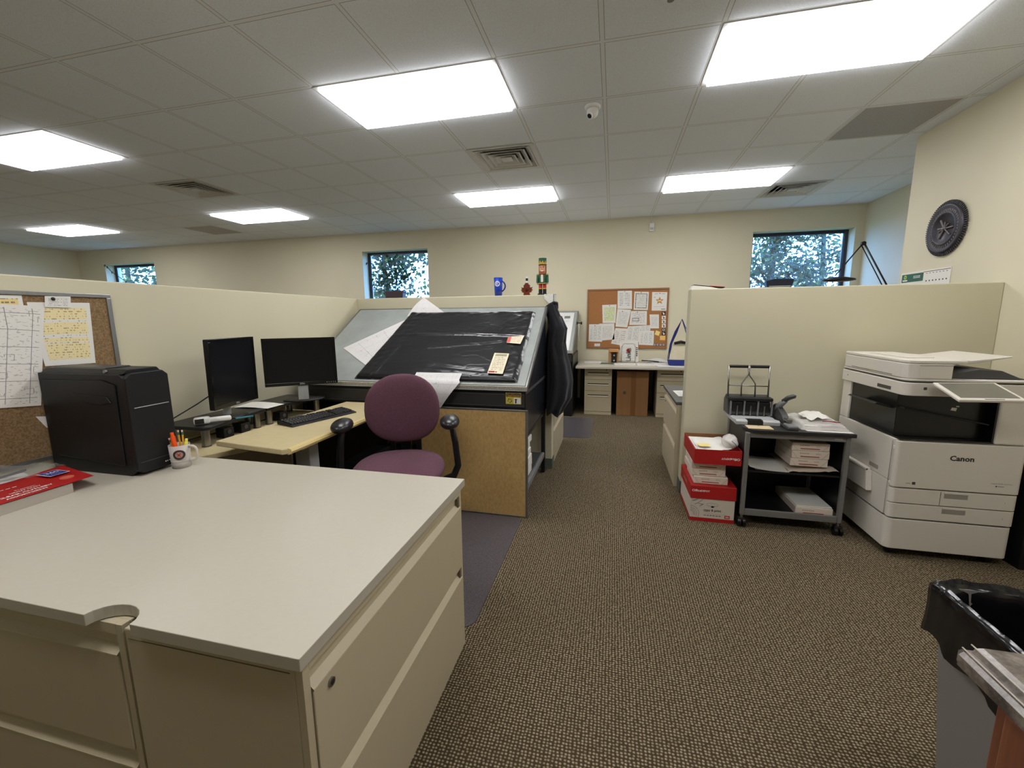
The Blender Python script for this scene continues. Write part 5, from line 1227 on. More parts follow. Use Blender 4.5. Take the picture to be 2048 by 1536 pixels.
# cubicle desk in the recess carrying the lamp
t = thing('recess_desk', 'pale desk in the recess beyond the right partition, hidden except for what stands on it', 'desk', (2.9, 5.6, 0))
m = MB(); m.box((2.55, 4.60, .70), (3.285, 6.85, .73), M_top, .003); m.build('desktop', t)
for y in (4.62, 6.80):
    m = MB(); m.box((2.58, y, 0), (3.27, y+.03, .70), M_cab, .002); m.build('end_panel', t)
t = thing('swing_arm_lamp', 'black swing-arm lamp folded over the right partition before the window', 'lamp', (2.98, 5.6, .731))
Bk = M_blkm; ly = 5.60
m = MB(); m.cyl((3.10, ly, .731), (3.10, ly, .76), .10, Bk, .09, 28); m.cyl((3.10, ly, .76), (3.10, ly, 1.35), .012, Bk, n=12); m.build('base', t)
m = MB(); m.tube([(3.10, ly, 1.34), (2.930, ly, 1.75), (2.685, ly, 2.18)], .009, Bk, 8); m.build('lower_arm', t)
m = MB(); m.tube([(3.055, ly+.01, 1.36), (2.892, ly+.01, 1.75), (2.660, ly+.01, 2.17)], .006, Bk, 8); m.build('lower_rod', t)
m = MB(); m.cyl((2.668, ly-.015, 2.195), (2.668, ly+.02, 2.195), .022, Bk, n=14); m.build('elbow', t)
m = MB(); m.tube([(2.668, ly, 2.20), (2.445, ly, 1.88), (2.43, ly, 1.855)], .007, Bk, 8); m.build('upper_arm', t)
m = MB(); m.lathe([(0, .0), (.10, .0), (.165, .012), (.155, .03), (.06, .05), (0, .052)], (2.47, ly, 1.790), Bk, 36, sy=.7); m.build('lamp_head', t)
# book on the right partition end
m = MB(); m.prism([(PRX+.005, PT+.001), (PRX+.20, PT+.001), (PRX+.15, PT+.014), (PRX+.02, PT+.030)], PRY+.03, PRY+.115, M_white, 'y', .002)
m.prism([(PRX+.02, PT+.031), (PRX+.15, PT+.0155), (PRX+.24, PT+.006), (PRX+.24, PT+.010), (PRX+.15, PT+.020), (PRX+.025, PT+.035)], PRY+.03, PRY+.115, M_blk, 'y')
m.prism([(PRX+.13, PT+.0205), (PRX+.24, PT+.0105), (PRX+.245, PT+.014), (PRX+.14, PT+.024)], PRY+.03, PRY+.115, M_red, 'y')
solo(m, 'booklet', 'half-open booklet with black and red cover on the end of the right partition', 'booklet')
# ------------------------------------------------------------------ right wall: medallion and calendar
t = thing('wall_medallion', 'dark round cast medallion with a toothed rim on the right wall', 'wall ornament', (XR, 4.05, 2.065))
Mx = Matrix.Translation((XR-.001, 4.05, 2.065)) @ Matrix.Rotation(-PI/2, 4, 'Y')       # local z -> -X
m = MB(); m.lathe([(0, .0), (.178, .0), (.184, .010), (.178, .028), (.168, .030), (.150, .022), (.146, .022), (.128, .022), (.122, .030), (.112, .030), (.106, .016), (0, .014)], (0, 0, 0), M_bronze, 72, M=Mx); m.build('disc', t)
m = MB()
for k in range(76):
    a = 2*PI*k/76; m.box((.180, -.0035, .006), (.205, .0035, .018), M_bronze, M=Mx @ Matrix.Rotation(a, 4, 'Z'))
o = m.build('toothed_rim', t)
m = MB()
for a, r, wd in ((90, .09, .012), (50, .085, .010), (215, .085, .014), (325, .085, .014), (265, .07, .012), (290, .06, .010), (130, .05, .01), (180, .05, .009)):
    m.box((.01, -wd/2, .013), (r, wd/2, .026), M_bronzel, .004, M=Mx @ Matrix.Rotation(math.radians(a)+PI, 4, 'Z'))
m.lathe([(0, .034), (.014, .030), (.018, .014)], (0, 0, 0), M_bronzel, 20, M=Mx)
for k in range(40):
    a = 2*PI*k/40; L_ = .006+.006*((k*7) % 3)/2; m.box((.128, -.004, .021), (.128+L_+.006, .003, .0245), M_bronzel, M=Mx @ Matrix.Rotation(a, 4, 'Z'))
m.build('relief', t)
t = thing('wall_calendar', 'wall calendar with a dark green header hanging behind the right partition', 'calendar', (XR, 4.23, 1.45))
cx_ = XR-.0065
m = MB(); m.box((cx_, 3.946, 1.45), (XR-.001, 4.512, 1.772), M_white, .001); m.build('sheets', t)
m = MB(); m.box((cx_-.001, 4.235, 1.690), (cx_, 4.500, 1.757), M_green)
def TC(s, sz, y, z, mt, b=0.0): m.text(s, sz, face((cx_-.0014, y, z), (0, -1, 0), (0, 0, 1)), mt, bold=b)
n = 18; vs = []
for r in (.008, .017):
    for i in range(n): vs.append((cx_-.0014, 4.455+r*math.cos(2*PI*i/n), 1.733+r*math.sin(2*PI*i/n)))
m.add(vs, [(i, n+i, n+(i+1) % n, (i+1) % n) for i in range(n)], mat('lime', rgb(176, 206, 60), .5)); m.box((cx_-.0014, 4.425, 1.700), (cx_-.001, 4.485, 1.710), M_wink)
for q, z_ in enumerate((1.734, 1.722)): 
    for a in range(5): m.box((cx_-.0014, 4.272+.017*a, z_-.003), (cx_-.001, 4.284+.017*a, z_+.003), M_wink)
m.build('header', t)
m = MB()
for q in range(7): m.box((cx_-.0006, 3.975+.036*q, 1.742), (cx_-.0002, 3.988+.036*q, 1.748), M_inkg)
for r in range(4):
    for q in range(7): m.box((cx_-.0006, 3.972+.036*q, 1.680-.045*r), (cx_-.0002, 3.984+.036*q, 1.690-.045*r), M_ink)
m.box((cx_-.0006, 3.946, 1.757), (cx_-.0002, 4.235, 1.761), M_ink); m.build('dates', t)

# ------------------------------------------------------------------ paper cartons, reams
BX0, BX1, BY0, BY1 = .560, .848, 2.985, 3.415
t = thing('paper_carton', 'white and red lidded copy-paper carton on the carpet beside the cart', 'box', (.704, 3.2, 0))
m = MB(); m.box((BX0+.003, BY0+.003, .002), (BX1-.003, BY1-.003, .24), mat('carton_white', rgb(214, 204, 190), .6, var=.04, vscale=8), .002)
f = BY0+.003
m.box((BX0+.0025, f-.0006, .002), (BX1-.0025, f, .028), M_red); m.box((BX0+.0024, BY0+.004, .002), (BX0+.003, BY1-.004, .028), M_red)
for r in (.020, .030, .042, .056): m.tube([(BX0+.004+max(.0, r*math.cos(a)), f-.0006, .055+r*math.sin(a)) for a in [-.45+(1.95+.45)*k/14 for k in range(15)] if .028 < .055+r*math.sin(a)], .0010, M_ink, 4)
for cx_, cz_, r, a0_, a1_ in ((BX0+.01, .195, .045, -1.5, -.2), (BX0+.01, .205, .058, -1.5, -.4), (BX0+.0, .215, .095, -1.25, -.42), (BX0+.0, .22, .125, -1.05, -.75), (BX0+.05, -.02, .15, 1.15, 1.55)):
    P_ = [(cx_+r*math.cos(a), f-.0006, cz_+r*math.sin(a)) for a in [a0_+(a1_-a0_)*k/12 for k in range(13)]]; P_ = [p for p in P_ if BX0+.004 < p[0] < BX0+.085 and .03 < p[2] < .17]
    if len(P_) > 2: m.tube(P_, .0011, M_ink, 4)
def TB(s, sz, x, z, mt, al='CENTER', b=0, sx=1): m.text(s, sz, face((x, f-.0008, z), (1, 0, 0), (0, 0, 1)), mt, al, b, sx)
TB('copy & print', .0235, BX0+.145, .086, M_ink, b=.0005, sx=.95); m.box((BX0+.092, f-.0008, .074), (BX0+.112, f, .0755), M_ink)
m.box((BX0+.09, f-.0008, .060), (BX0+.235, f, .0606), M_inkg)
for k in range(6): m.box((BX0+.092+.019*k, f-.0008, .046), (BX0+.106+.019*k, f, .050), M_ink)
m.box((BX0+.225, f-.0008, .034), (BX0+.258, f, .056), M_red); m.box((BX0+.230, f-.0011, .040), (BX0+.253, f-.0008, .043), M_wink); m.box((BX0+.230, f-.0011, .047), (BX0+.253, f-.0008, .050), M_wink)
hp = [(BX0+.145+.036*math.copysign(abs(math.cos(a))**.4, math.cos(a)), f-.0006, .128+.010*math.copysign(abs(math.sin(a))**.8, math.sin(a))) for a in [2*PI*k/24 for k in range(24)]]
m.tube(hp, .0007, M_inkg, 4, closed=True); m.lathe([(0, 0), (.010, 0)], (0, 0, 0), M_inkg, 16, M=Matrix.Translation((BX0+.145, f-.0006, .112)) @ Matrix.Rotation(PI/2, 4, 'X'), sy=.6)
m.build('carton_body', t)
m = MB(); m.box((BX0-.002, BY0-.003, .168), (BX1+.002, BY1+.003, .262), M_red, .003)
m.text('Office', .0235, face((BX0+.036, BY0-.0036, .226), (1, 0, 0), (0, 0, 1)), M_wink, 'CENTER', .0004, 1.05); m.text('DEPOT', .0170, face((BX0+.092, BY0-.0036, .2255), (1, 0, 0), (0, 0, 1)), M_wink, 'CENTER', .0004, 1.05)
m.text('Office DEPOT', .024, face((BX0-.0026, 3.2, .22), (0, -1, 0), (0, 0, 1)), M_wink)
m.build('carton_lid', t)
def ream_proto(label, loc, group):
    """ream of copy paper: local box .218 x .282 x .052, end with red stripe facing -Y"""
    t = thing('paper_ream', label, 'paper', loc, 0, group)
    m = MB(); m.box((-.109, 0, 0), (.109, .282, .052), M_ream, .004)
    m.box((-.058, -.0006, .011), (.052, 0, .0165), M_redink)
    for k in range(5): m.box((-.062+.011*k, -.0005, .033), (-.054+.011*k, 0, .037), M_inkg)
    m.box((.03, -.0005, .030), (.06, 0, .0315), M_inkg); m.box((.03, -.0005, .036), (.055, 0, .0372), M_inkg)
    m.tube([(.068, -.0004, .002), (.107, -.0004, .045)], .0006, M_inkg, 4); m.tube([(-.107, -.0004, .045), (-.075, -.0004, .002)], .0006, M_inkg, 4)
    m.build('wrapper', t, False)
    return t
r0 = ream_proto('wrapped ream of copy paper on the lidded red carton, lowest of the three', (.690, 3.02, .2635), 'reams between the red cartons')
dup(r0, (.676, 3.035, .3165), 'wrapped ream of copy paper, middle one of the three between the red lids', rz=.02)
dup(r0, (.672, 3.03, .3695), 'wrapped ream of copy paper, topmost of the three, right under the upturned red lid', rz=-.02)
t = thing('carton_lid', 'upturned red carton lid used as a paper tray, topmost of the carton stack', 'box lid', (.715, 3.2, .4225))
m = MB(); z0, z1 = .4225, .525; a, b, c, d = .566, .862, 2.975, 3.40
m.box((a, c, z0), (b, d, z0+.004), M_red); m.box((a, c, z0+.004), (b, c+.004, z1), M_red, .001); m.box((a, d-.004, z0+.004), (b, d, z1), M_card, .001)
m.box((a, c+.004, z0+.004), (a+.004, d-.004, z1), M_red); m.box((b-.004, c+.004, z0+.004), (b, d-.004, z1), M_red)
m.text('Office', .0235, face((b-.040, c-.0006, .4675), (-1, 0, 0), (0, 0, -1)), M_wink, 'CENTER', .0004, 1.05); m.text('DEPOT', .0170, face((b-.096, c-.0006, .468), (-1, 0, 0), (0, 0, -1)), M_wink, 'CENTER', .0004, 1.05)
m.build('tray', t)
m = MB(); m.box((a+.02, c+.02, z0+.0045), (b-.06, d-.04, z0+.085), M_white, .004); solo(m, 'paper_stack', 'thick stack of white paper in the upturned red carton lid', 'paper')
m = MB(); m.sheet(lambda u, v: (a+.03+.21*u, c+.03+.30*v, z0+.089+.012*noise.noise(V((u*4, v*4, 5)))+.018*u*u), 12, 12, M_white); solo(m, 'paper_sheet', 'loose crumpled white sheet on the paper in the upturned red lid', 'paper')
m = MB(); m.slabsheet([(a+.03, c+.13, z0+.107), (a+.11, c+.14, z0+.107), (a+.12, c+.075, z0+.105), (a+.045, c+.065, z0+.105)], M_yell, .001); solo(m, 'sticky_note', 'yellow note on the papers in the upturned red lid', 'sticky note')
m = MB()
def wad(u, v):
    A = 2*PI*u; B = PI*(v-.5); r = 1+.25*noise.noise(V((math.cos(A)*1.5, math.sin(A)*1.5, B*1.5)))
    return (.812+.052*r*math.cos(B)*math.cos(A), 3.08+.075*r*math.cos(B)*math.sin(A), .562+.045*r*math.sin(B))
m.sheet(wad, 24, 12, clear('ream_wrapper', rgb(222, 220, 214), .75, .2, .6, 30)); m.tube([(.80, 3.005, .585), (.825, 3.00, .565), (.832, 3.003, .545)], .002, M_ink, 5)
solo(m, 'crumpled_wrapper', 'crumpled clear ream wrapper at the right end of the upturned red lid', 'wrapper')

# ------------------------------------------------------------------ printer cart
CX0, CX1, CY0, CY1, CZ = .862, 1.478, 2.95, 3.435, .686
t = thing('printer_cart', 'black and silver rolling cart between the paper cartons and the copier', 'cart', ((CX0+CX1)/2, 3.19, 0))
M_silv = mat('silver_paint', rgb(140, 140, 140), .4, metal=.5, bump=.03, bscale=600)
m = MB(); R_c = .09; pts = [(CX0+R_c*(1-math.sin(a)), CY0-.01+R_c*(1-math.cos(a))) for a in [PI/2*k/6 for k in range(6, -1, -1)]]
pts = pts+[(CX1+.01, CY0-.01), (CX1+.01, CY1), (CX0, CY1)]
m.prism(pts, CZ-.024, CZ, mat('black_laminate', rgb(40, 40, 41), .42, var=.2, vscale=30, stretch=(1, 8, 1)), 'z', .003)
m.build('top', t)
for x in (CX0+.01, CX1-.035):
    for y in (CY0+.01, CY1-.04):
        m = MB(); m.box((x, y, .085), (x+.028, y+.028, CZ-.024), M_silv, .006); m.build('post', t)
m = MB(); m.box((CX0+.038, CY0+.012, CZ-.058), (CX1-.035, CY0+.022, CZ-.0245), M_silv, .002); m.box((1.38, CY0+.0115, CZ-.045), (1.425, CY0+.0122, CZ-.036), M_lgrey); m.build('top_rail', t)
m = MB(); m.box((CX0+.038, CY0+.03, .385), (CX1-.035, CY1-.015, .397), M_blkm, .002); m.build('middle_shelf', t)
m = MB(); m.box((CX0+.038, CY0+.014, .085), (CX1-.035, CY0+.030, .130), M_silv, .003); m.box((CX0+.038, CY0+.03, .095), (CX1-.035, CY1-.015, .110), M_blkm, .002); m.build('bottom_shelf', t)
m = MB(); m.box((CX0+.016, CY0+.038, .14), (CX0+.020, CY1-.04, CZ-.03), M_blkm)
for k in range(6):
    for q in range(12): m.cyl((CX0+.0155, CY0+.08+.028*q, CZ-.06-.02*k), (CX0+.016, CY0+.08+.028*q, CZ-.06-.02*k), .006, M_dgrey, n=8)
m.build('side_panel', t)
m = MB(); m.box((CX1-.02, CY0+.038, .14), (CX1-.016, CY1-.04, CZ-.03), M_blkm); m.build('side_panel', t)
m = MB(); m.box((CX0+.038, CY1-.014, .10), (CX1-.035, CY1-.008, CZ-.025), M_blkm); m.build('back_panel', t)
for x in (CX0+.024, CX1-.021):
    for y in (CY0+.024, CY1-.026):
        m = MB(); m.cyl((x, y, .06), (x, y, .085), .010, M_chrome, n=10); m.box((x-.022, y-.015, .040), (x+.022, y+.025, .066), M_blk, .008); m.cyl((x-.024, y, .028), (x-.006, y, .028), .028, M_blkg, n=22); m.cyl((x+.006, y, .028), (x+.024, y, .028), .028, M_blkg, n=22); m.build('caster', t)
# on the shelves
m = MB(); m.sheet(lambda u, v: (1.15+.29*u, 2.985+.40*v, .402+.018*abs(noise.noise(V((u*5, v*5, 3))))+.020*u*(v < .3)), 14, 16, M_ream)
solo(m, 'ream_wrapper', 'torn paper wrapper lying flat under the reams on the middle shelf of the cart', 'wrapper')
dup(r0, (1.275, 3.02, .436), 'wrapped ream on the middle cart shelf, lowest of the three', rz=0, group='reams on the middle shelf of the cart')
dup(r0, (1.280, 3.02, .489), 'wrapped ream on the middle cart shelf, middle one of the three', rz=.01, group='reams on the middle shelf of the cart')
dup(r0, (1.277, 3.02, .542), 'wrapped ream on the middle cart shelf, topmost of the three', rz=-.01, group='reams on the middle shelf of the cart')
m = MB(); m.sheet(lambda u, v: (.915+.235*u, 2.975+.30*v, .4025+.022*(1-u)**3*(1)+.003*math.sin(v*3)), 12, 6, M_white); m.box((.955, 3.0, .3985), (1.145, 3.27, .4020), M_white, .001); solo(m, 'paper_stack', 'few curled white sheets on the left of the middle cart shelf', 'paper')
t = thing('paper_ream', 'open stack of white paper in its wrapper on the bottom shelf of the cart', 'paper', (1.31, 2.99, .1305))
m = MB(); m.box((1.215, 2.995, .1110), (1.432, 3.36, .163), M_ream, .004); m.box((1.26, 2.9942, .121), (1.38, 2.995, .1275), M_redink)
for k in range(6): m.box((1.255+.012*k, 2.9944, .141), (1.263+.012*k, 2.995, .145), M_inkg)
m.build('wrapper', t)
m = MB(); m.box((1.220, 3.0, .1635), (1.428, 3.34, .172), M_white, .003); m.build('sheets', t)
# three-hole punch
pz = CZ+.0005
t = thing('hole_punch', 'heavy-duty grey hole punch with a tall wire-frame handle on the cart', 'hole punch', (.965, 3.2, pz))
m = MB(); m.prism([(3.065, pz), (3.40, pz), (3.40, pz+.030), (3.16, pz+.024), (3.09, pz+.034), (3.065, pz+.026)], .835, 1.105, M_lgrey, 'x', .004)
m.box((.905, 3.062, pz+.004), (1.0, 3.066, pz+.030), M_blk, .001); m.box((.905, 3.07, pz+.027), (1.0, 3.12, pz+.0345), M_blk, .002); m.build('base', t)
m = MB(); m.prism([(3.24, pz+.032), (3.37, pz+.032), (3.375, pz+.13), (3.33, pz+.168), (3.27, pz+.150)], .822, 1.10, M_dgrey, 'x', .006); m.box((.815, 3.22, pz+.135), (1.105, 3.30, pz+.160), M_blk, .008)
for k in range(3): m.box((.845+.088*k, 3.232, pz+.06), (.915+.088*k, 3.243, pz+.125), M_blk, .004); m.cyl((.88+.088*k, 3.235, pz+.03), (.88+.088*k, 3.235, pz+.10), .006, M_chrome, n=10)
for k in range(4): m.box((.832+.088*k, 3.225, pz+.032), (.842+.088*k, 3.245, pz+.135), M_grey, .002)
m.build('punch_block', t)
m = MB(); hy = 3.31
m.tube([(.828, hy-.02, pz+.15), (.826, hy, pz+.372)], .0055, M_chrome, 8); m.tube([(1.090, hy-.02, pz+.15), (1.092, hy, pz+.372)], .0055, M_chrome, 8)
m.tube([(.828, hy-.01, pz+.235), (1.092, hy-.01, pz+.232)], .004, M_chrome, 8)
for s in (-1, 1): m.tube([(.960+s*.045, hy-.02, pz+.15), (.960+s*.045, hy-.01, pz+.25), (.960+s*.004, hy, pz+.31), (.960+s*.004, hy, pz+.372)], .0048, M_chrome, 8)
m.build('handle_frame', t)
m = MB(); m.cyl((.832, hy, pz+.372), (.952, hy, pz+.372), .011, M_blk, n=16); m.build('grip', t)
m = MB(); m.cyl((.968, hy, pz+.372), (1.088, hy, pz+.372), .011, M_blk, n=16); m.build('grip', t)
# heavy stapler
t = thing('stapler', 'large grey heavy-duty stapler with raised handle beside the hole punch on the cart', 'stapler', (1.145, 3.12, pz))
m = MB(); m.box((1.114, 2.965, pz), (1.178, 3.36, pz+.014), M_dgrey, .004); m.box((1.116, 2.962, pz+.010), (1.174, 3.06, pz+.030), M_grey, .008); m.build('base', t)
m = MB(); m.prism([(3.08, pz+.015), (3.32, pz+.015), (3.34, pz+.07), (3.26, pz+.12), (3.12, pz+.07), (3.08, pz+.04)], 1.125, 1.165, M_dgrey, 'x', .005); m.box((1.13, 3.03, pz+.035), (1.16, 3.10, pz+.055), M_chrome, .003); m.build('head', t)
m = MB(); Mx = Matrix.Translation((1.145, 3.24, pz+.055)) @ Matrix.Rotation(math.radians(0), 4, 'Z')
m.tube([(1.145, 3.28, pz+.060), (1.145, 3.22, pz+.115), (1.160, 3.17, pz+.155)], [.030, .026, .018], M_grey, 12, flat=.8); m.build('lever', t)
m = MB(); m.tube([(1.150, 3.185, pz+.150), (1.175, 3.165, pz+.178), (1.200, 3.150, pz+.192), (1.212, 3.145, pz+.190)], [.017, .021, .019, .012], M_dgrey, 12, flat=.8); m.build('lever_grip', t)
m = MB(); m.box((.885, 2.965, pz), (1.035, 3.055, pz+.003), mat('manila', rgb(206, 186, 150), .7), .001); m.cyl((.965, 3.04, pz+.003), (.965, 3.04, pz+.0036), .004, M_ink, n=10); solo(m, 'index_card', 'small tan card lying before the hole punch on the cart', 'card')
# papers in a clear bag on the cart right
m = MB(); m.slabsheet([(1.195, 3.40, pz+.0015), (1.470, 3.40, pz+.0015), (1.482, 2.955, pz+.0015), (1.225, 2.968, pz+.0015)], M_white, .001); solo(m, 'paper_sheet', 'white sheet sticking out at the bottom of the pile on the right of the cart', 'paper')
m = MB(); m.box((1.225, 3.01, pz+.002), (1.455, 3.36, pz+.030), M_white, .005); solo(m, 'paper_stack', 'stack of white paper under the clear bag on the right of the cart', 'paper')
m = MB()
def bag2(u, v):
    x = 1.20+.275*u; y = 2.985+.40*v; e = min(u, 1-u, v, 1-v)
    h = pz+.004+min(1, e/.10)*.032+.014*noise.noise(V((u*5, v*5, 1)))*min(1, e*8)+.03*math.exp(-((u-.6)/.25)**2-((v-.35)/.25)**2)
    return (x, y, max(h, pz+.003))
m.sheet(bag2, 30, 30, clear('cloudy_polythene', rgb(214, 210, 206), .55, .15, .7, 40))
m.tube([(1.32+.02*k, 3.005-.003*math.sin(k), pz+.060+.004*math.sin(k*1.1)) for k in range(6)], .0032, M_redink, 6)
solo(m, 'plastic_bag', 'cloudy plastic bag with a red stripe covering papers on the right of the cart', 'bag')
m = MB(); m.sheet(lambda u, v: (1.27+.15*u, 3.06+.20*v, pz+.055+.034*math.sin(PI*u)*(.4+.6*math.sin(PI*v))+.012*noise.noise(V((u*5, v*5, 9)))), 14, 12, M_white); solo(m, 'crumpled_paper', 'crumpled white paper on top of the pile on the right of the cart', 'paper')

# ------------------------------------------------------------------ copier
KX0, KX1, KY0, KY1 = 1.595, 2.19, 2.755, 3.40
t = thing('copier', 'large beige office photocopier with a tilted touch panel by the right wall', 'copier', (1.9, 3.05, 0))
def shell(m, z0, z1, mt, x0=KX0, x1=KX1, y0=KY0, y1=KY1, r=.035, bev=.003):
    pts = [(x0+r*(1-math.sin(a)), y0+r*(1-math.cos(a))) for a in [PI/2*k/6 for k in range(7)][::-1]]+[(x1-r*(1-math.sin(a)), y0+r*(1-math.cos(a))) for a in [PI/2*k/6 for k in range(7)]]+[(x1, y1), (x0, y1)]
    m.prism(pts, z0, z1, mt, 'z', bev)
m = MB(); shell(m, .055, .238, M_copier); m.build('base_cabinet', t)
m = MB(); shell(m, .240, .246, M_copd, KX0+.008, KX1-.008, KY0+.008); shell(m, .247, .460, M_copier, KX0, KX1, KY0+.030, KY1); m.build('lower_chassis', t)
m = MB(); shell(m, .462, .712, M_copier, KX0, KX1, KY0+.022, KY1); m.build('main_chassis', t)
for lab, z0, z1, hx in (('lower', .248, .334, 1.905), ('upper', .340, .426, 1.905)):
    m = MB(); x_a = KX0 if lab == 'lower' else KX0
    shell(m, z0, z1, M_copier, KX0, KX1, KY0, KY0+.029, r=.026, bev=.002)
    d = m.build('paper_drawer', t)
    m = MB(); m.box((hx-.055, KY0-.0006, z1-.040), (hx+.055, KY0+.0005, z1-.003), mat('recess_grey', rgb(150, 144, 134), .6)); m.box((hx-.055, KY0-.003, z1-.012), (hx+.055, KY0-.0006, z1-.003), M_copier, .001); m.build('drawer_handle', d)
    m = MB(); m.text('2' if lab == 'lower' else '1', .014, face((KX1-.06, KY0-.0006, (z0+z1)/2), (1, 0, 0), (0, 0, 1)), M_inkg); m.build('number', d)
    if lab == 'upper': m = MB(); m.box((1.832, KY0-.0005, z0+.002), (1.8345, KY0+.0005, z1-.002), M_copd); m.build('seam', d)
m = MB(); shell(m, .434, .706, M_copier, KX0, KX1, KY0, KY0+.021, r=.020, bev=.003)
def TK(s, sz, x, z, mt, b=0, sx=1): m.text(s, sz, face((x, KY0-.0010, z), (1, 0, 0), (0, 0, 1)), mt, 'CENTER', b, sx)
TK('Canon', .040, 1.905, .622, M_ink, .0012, 1.05); TK('imageRUNNER ADVANCE', .0085, 2.10, .492, M_inkg); TK('C3826i', .009, 2.115, .476, M_ink) if False else m.box((2.075, KY0-.0008, .474), (2.081, KY0, .480), M_ink); m.box((2.085, KY0-.0008, .4755), (2.112, KY0, .4785), M_inkg)
m.box((1.690, KY0-.0008, .455), (1.706, KY0, .471), M_dgrey); m.box((1.660, KY0-.0008, .460), (1.682, KY0, .463), M_inkg)
m.build('front_door', t)
# output bay: solid black block stands in for the dark recess, beige column right
m = MB(); m.box((2.04, KY0+.004, .7125), (KX1, KY1, .970), M_copier, .008); m.build('right_column', t)
m = MB(); m.box((KX0, KY1-.10, .7125), (KX0+.05, KY1, .970), M_copier, .006); m.box((KX0+.05, KY1-.05, .7125), (2.039, KY1, .970), M_copier, .003); m.build('rear_column', t)
M_bay = mat('bay_black', rgb(13, 13, 15), .28)
m = MB(); m.box((KX0+.012, KY0+.008, .7125), (2.039, KY1-.101, .722), M_bay, .002); m.box((KX0+.012, KY0+.07, .7225), (2.03, KY1-.101, .969), M_bay, .002); m.box((2.030, KY0+.012, .723), (2.0395, 3.09, .969), M_bay, .001)
m.build('output_bay', t)
m = MB(); m.prism([(KX0-.085, .900), (KX0-.070, .908), (KX0+.011, .885), (KX0+.011, .876)], 2.86, 3.15, M_blk, 'y', .002); m.build('output_tray', t)
m = MB(); m.prism([(KX0+.02, .900), (KX0+.42, .820), (KX0+.42, .812), (KX0+.02, .892)], KY0+.02, KY0+.069, M_blk, 'y', .002); m.build('output_tray', t)
m = MB(); m.slabsheet([(1.868, KY0+.0685, .898), (1.892, KY0+.0685, .896), (1.888, KY0+.0685, .878), (1.862, KY0+.0685, .882)], M_wink, .0008); m.box((1.887, KY0+.0675, .902), (1.900, KY0+.069, .908), M_wink); m.build('white_label', t)
# scanner and document feeder
m = MB(); shell(m, .971, 1.043, M_copier, KX0-.010, KX1+.005, KY0-.012, KY1, r=.045)
m.box((1.673, KY0-.0128, 1.006), (1.688, KY0-.0120, 1.021), M_dgrey); m.box((KX0-.0108, 2.86, .985), (KX0-.010, 2.99, 1.005), M_copd); m.cyl((KX0-.0105, 3.33, 1.01), (KX0-.0112, 3.33, 1.01), .004, M_ink, n=10); m.build('scanner', t)
m = MB(); shell(m, 1.046, 1.053, M_copd, KX0, KX1, KY0-.002, KY1, .045, .001); shell(m, 1.053, 1.064, M_copier, KX0-.006, KX1+.004, KY0-.008, KY1, .045); m.build('platen_cover', t)
m = MB()
pts = [(KX0-.008, KY0+.045), (KX0+.01, KY0+.010), (KX0+.05, KY0-.006), (1.800, KY0-.006), (1.800, KY1-.01), (KX0-.008, KY1-.01)]
m.prism(pts, 1.065, 1.150, M_copier, 'z', .006)
m.prism([(KX0-.008, KY0+.045), (KX0+.01, KY0+.010), (KX0+.05, KY0-.006), (1.86, KY0-.006), (1.86, KY1-.02), (KX0-.008, KY1-.01)], 1.1505, 1.168, M_copier, 'z', .004)
m.box((KX0-.0088, 2.87, 1.074), (KX0-.0078, 3.30, 1.077), M_copd); m.box((KX0+.05, KY0-.0068, 1.1385), (1.798, KY0-.0058, 1.1405), M_copd)
m.box((1.662, 2.90, 1.169), (1.80, 3.25, 1.172), M_copier, .001); m.build('document_feeder', t)
m = MB(); m.prism([(1.860, 1.150), (1.860, 1.166), (1.95, 1.160), (2.13, 1.186), (2.13, 1.180), (1.95, 1.142)], 2.86, 3.28, M_copier, 'y', .003); m.prism([(1.80, 1.09), (1.80, 1.149), (1.86, 1.149), (1.92, 1.142)], 2.88, 3.26, M_copier, 'y', .002); m.build('input_tray', t)
m = MB(); m.prism([(1.802, 1.066), (1.802, 1.085), (1.95, 1.118), (2.05, 1.112), (2.13, 1.075), (2.17, 1.066)], 2.80, 3.27, M_dgrey, 'y', .003); m.build('paper_exit', t)
# touch panel
Mx = Matrix(((1, 0, 0), (0, .955, -.297), (0, .297, .955))).to_4x4()
P0 = V((1.735, 2.52, 1.000))
q_ = [V((1.716, 2.705, 1.058)), V((1.968, 2.705, 1.060)), V((1.940, 2.515, 1.002)), V((1.672, 2.510, .995))]
c_ = sum(q_, V((0, 0, 0)))/4; ex = ((q_[1]-q_[0])+(q_[2]-q_[3])).normalized(); ey = ((q_[0]-q_[3])+(q_[1]-q_[2])); ey = (ey-ex*ey.dot(ex)).normalized(); ez = ex.cross(ey)
Mp = Matrix((ex, ey, ez)).transposed().to_4x4(); Mp.translation = c_
m = MB(); m.box((-.138, -.100, -.016), (.138, .100, 0), M_copier, .005, M=Mp); m.box((-.03, -.094, .0), (.05, -.089, .0006), M_ink, M=Mp); pn = m.build('touch_panel', t)
m = MB(); m.box((-.120, -.078, 0), (.120, .088, .0012), mat('lcd_off', rgb(104, 102, 90), .3), M=Mp); m.build('display', pn)
m = MB(); m.tube([c_+ey*.06-ez*.016, V((1.80, 2.74, 1.005))], .016, M_dgrey, 10); m.build('panel_arm', t)
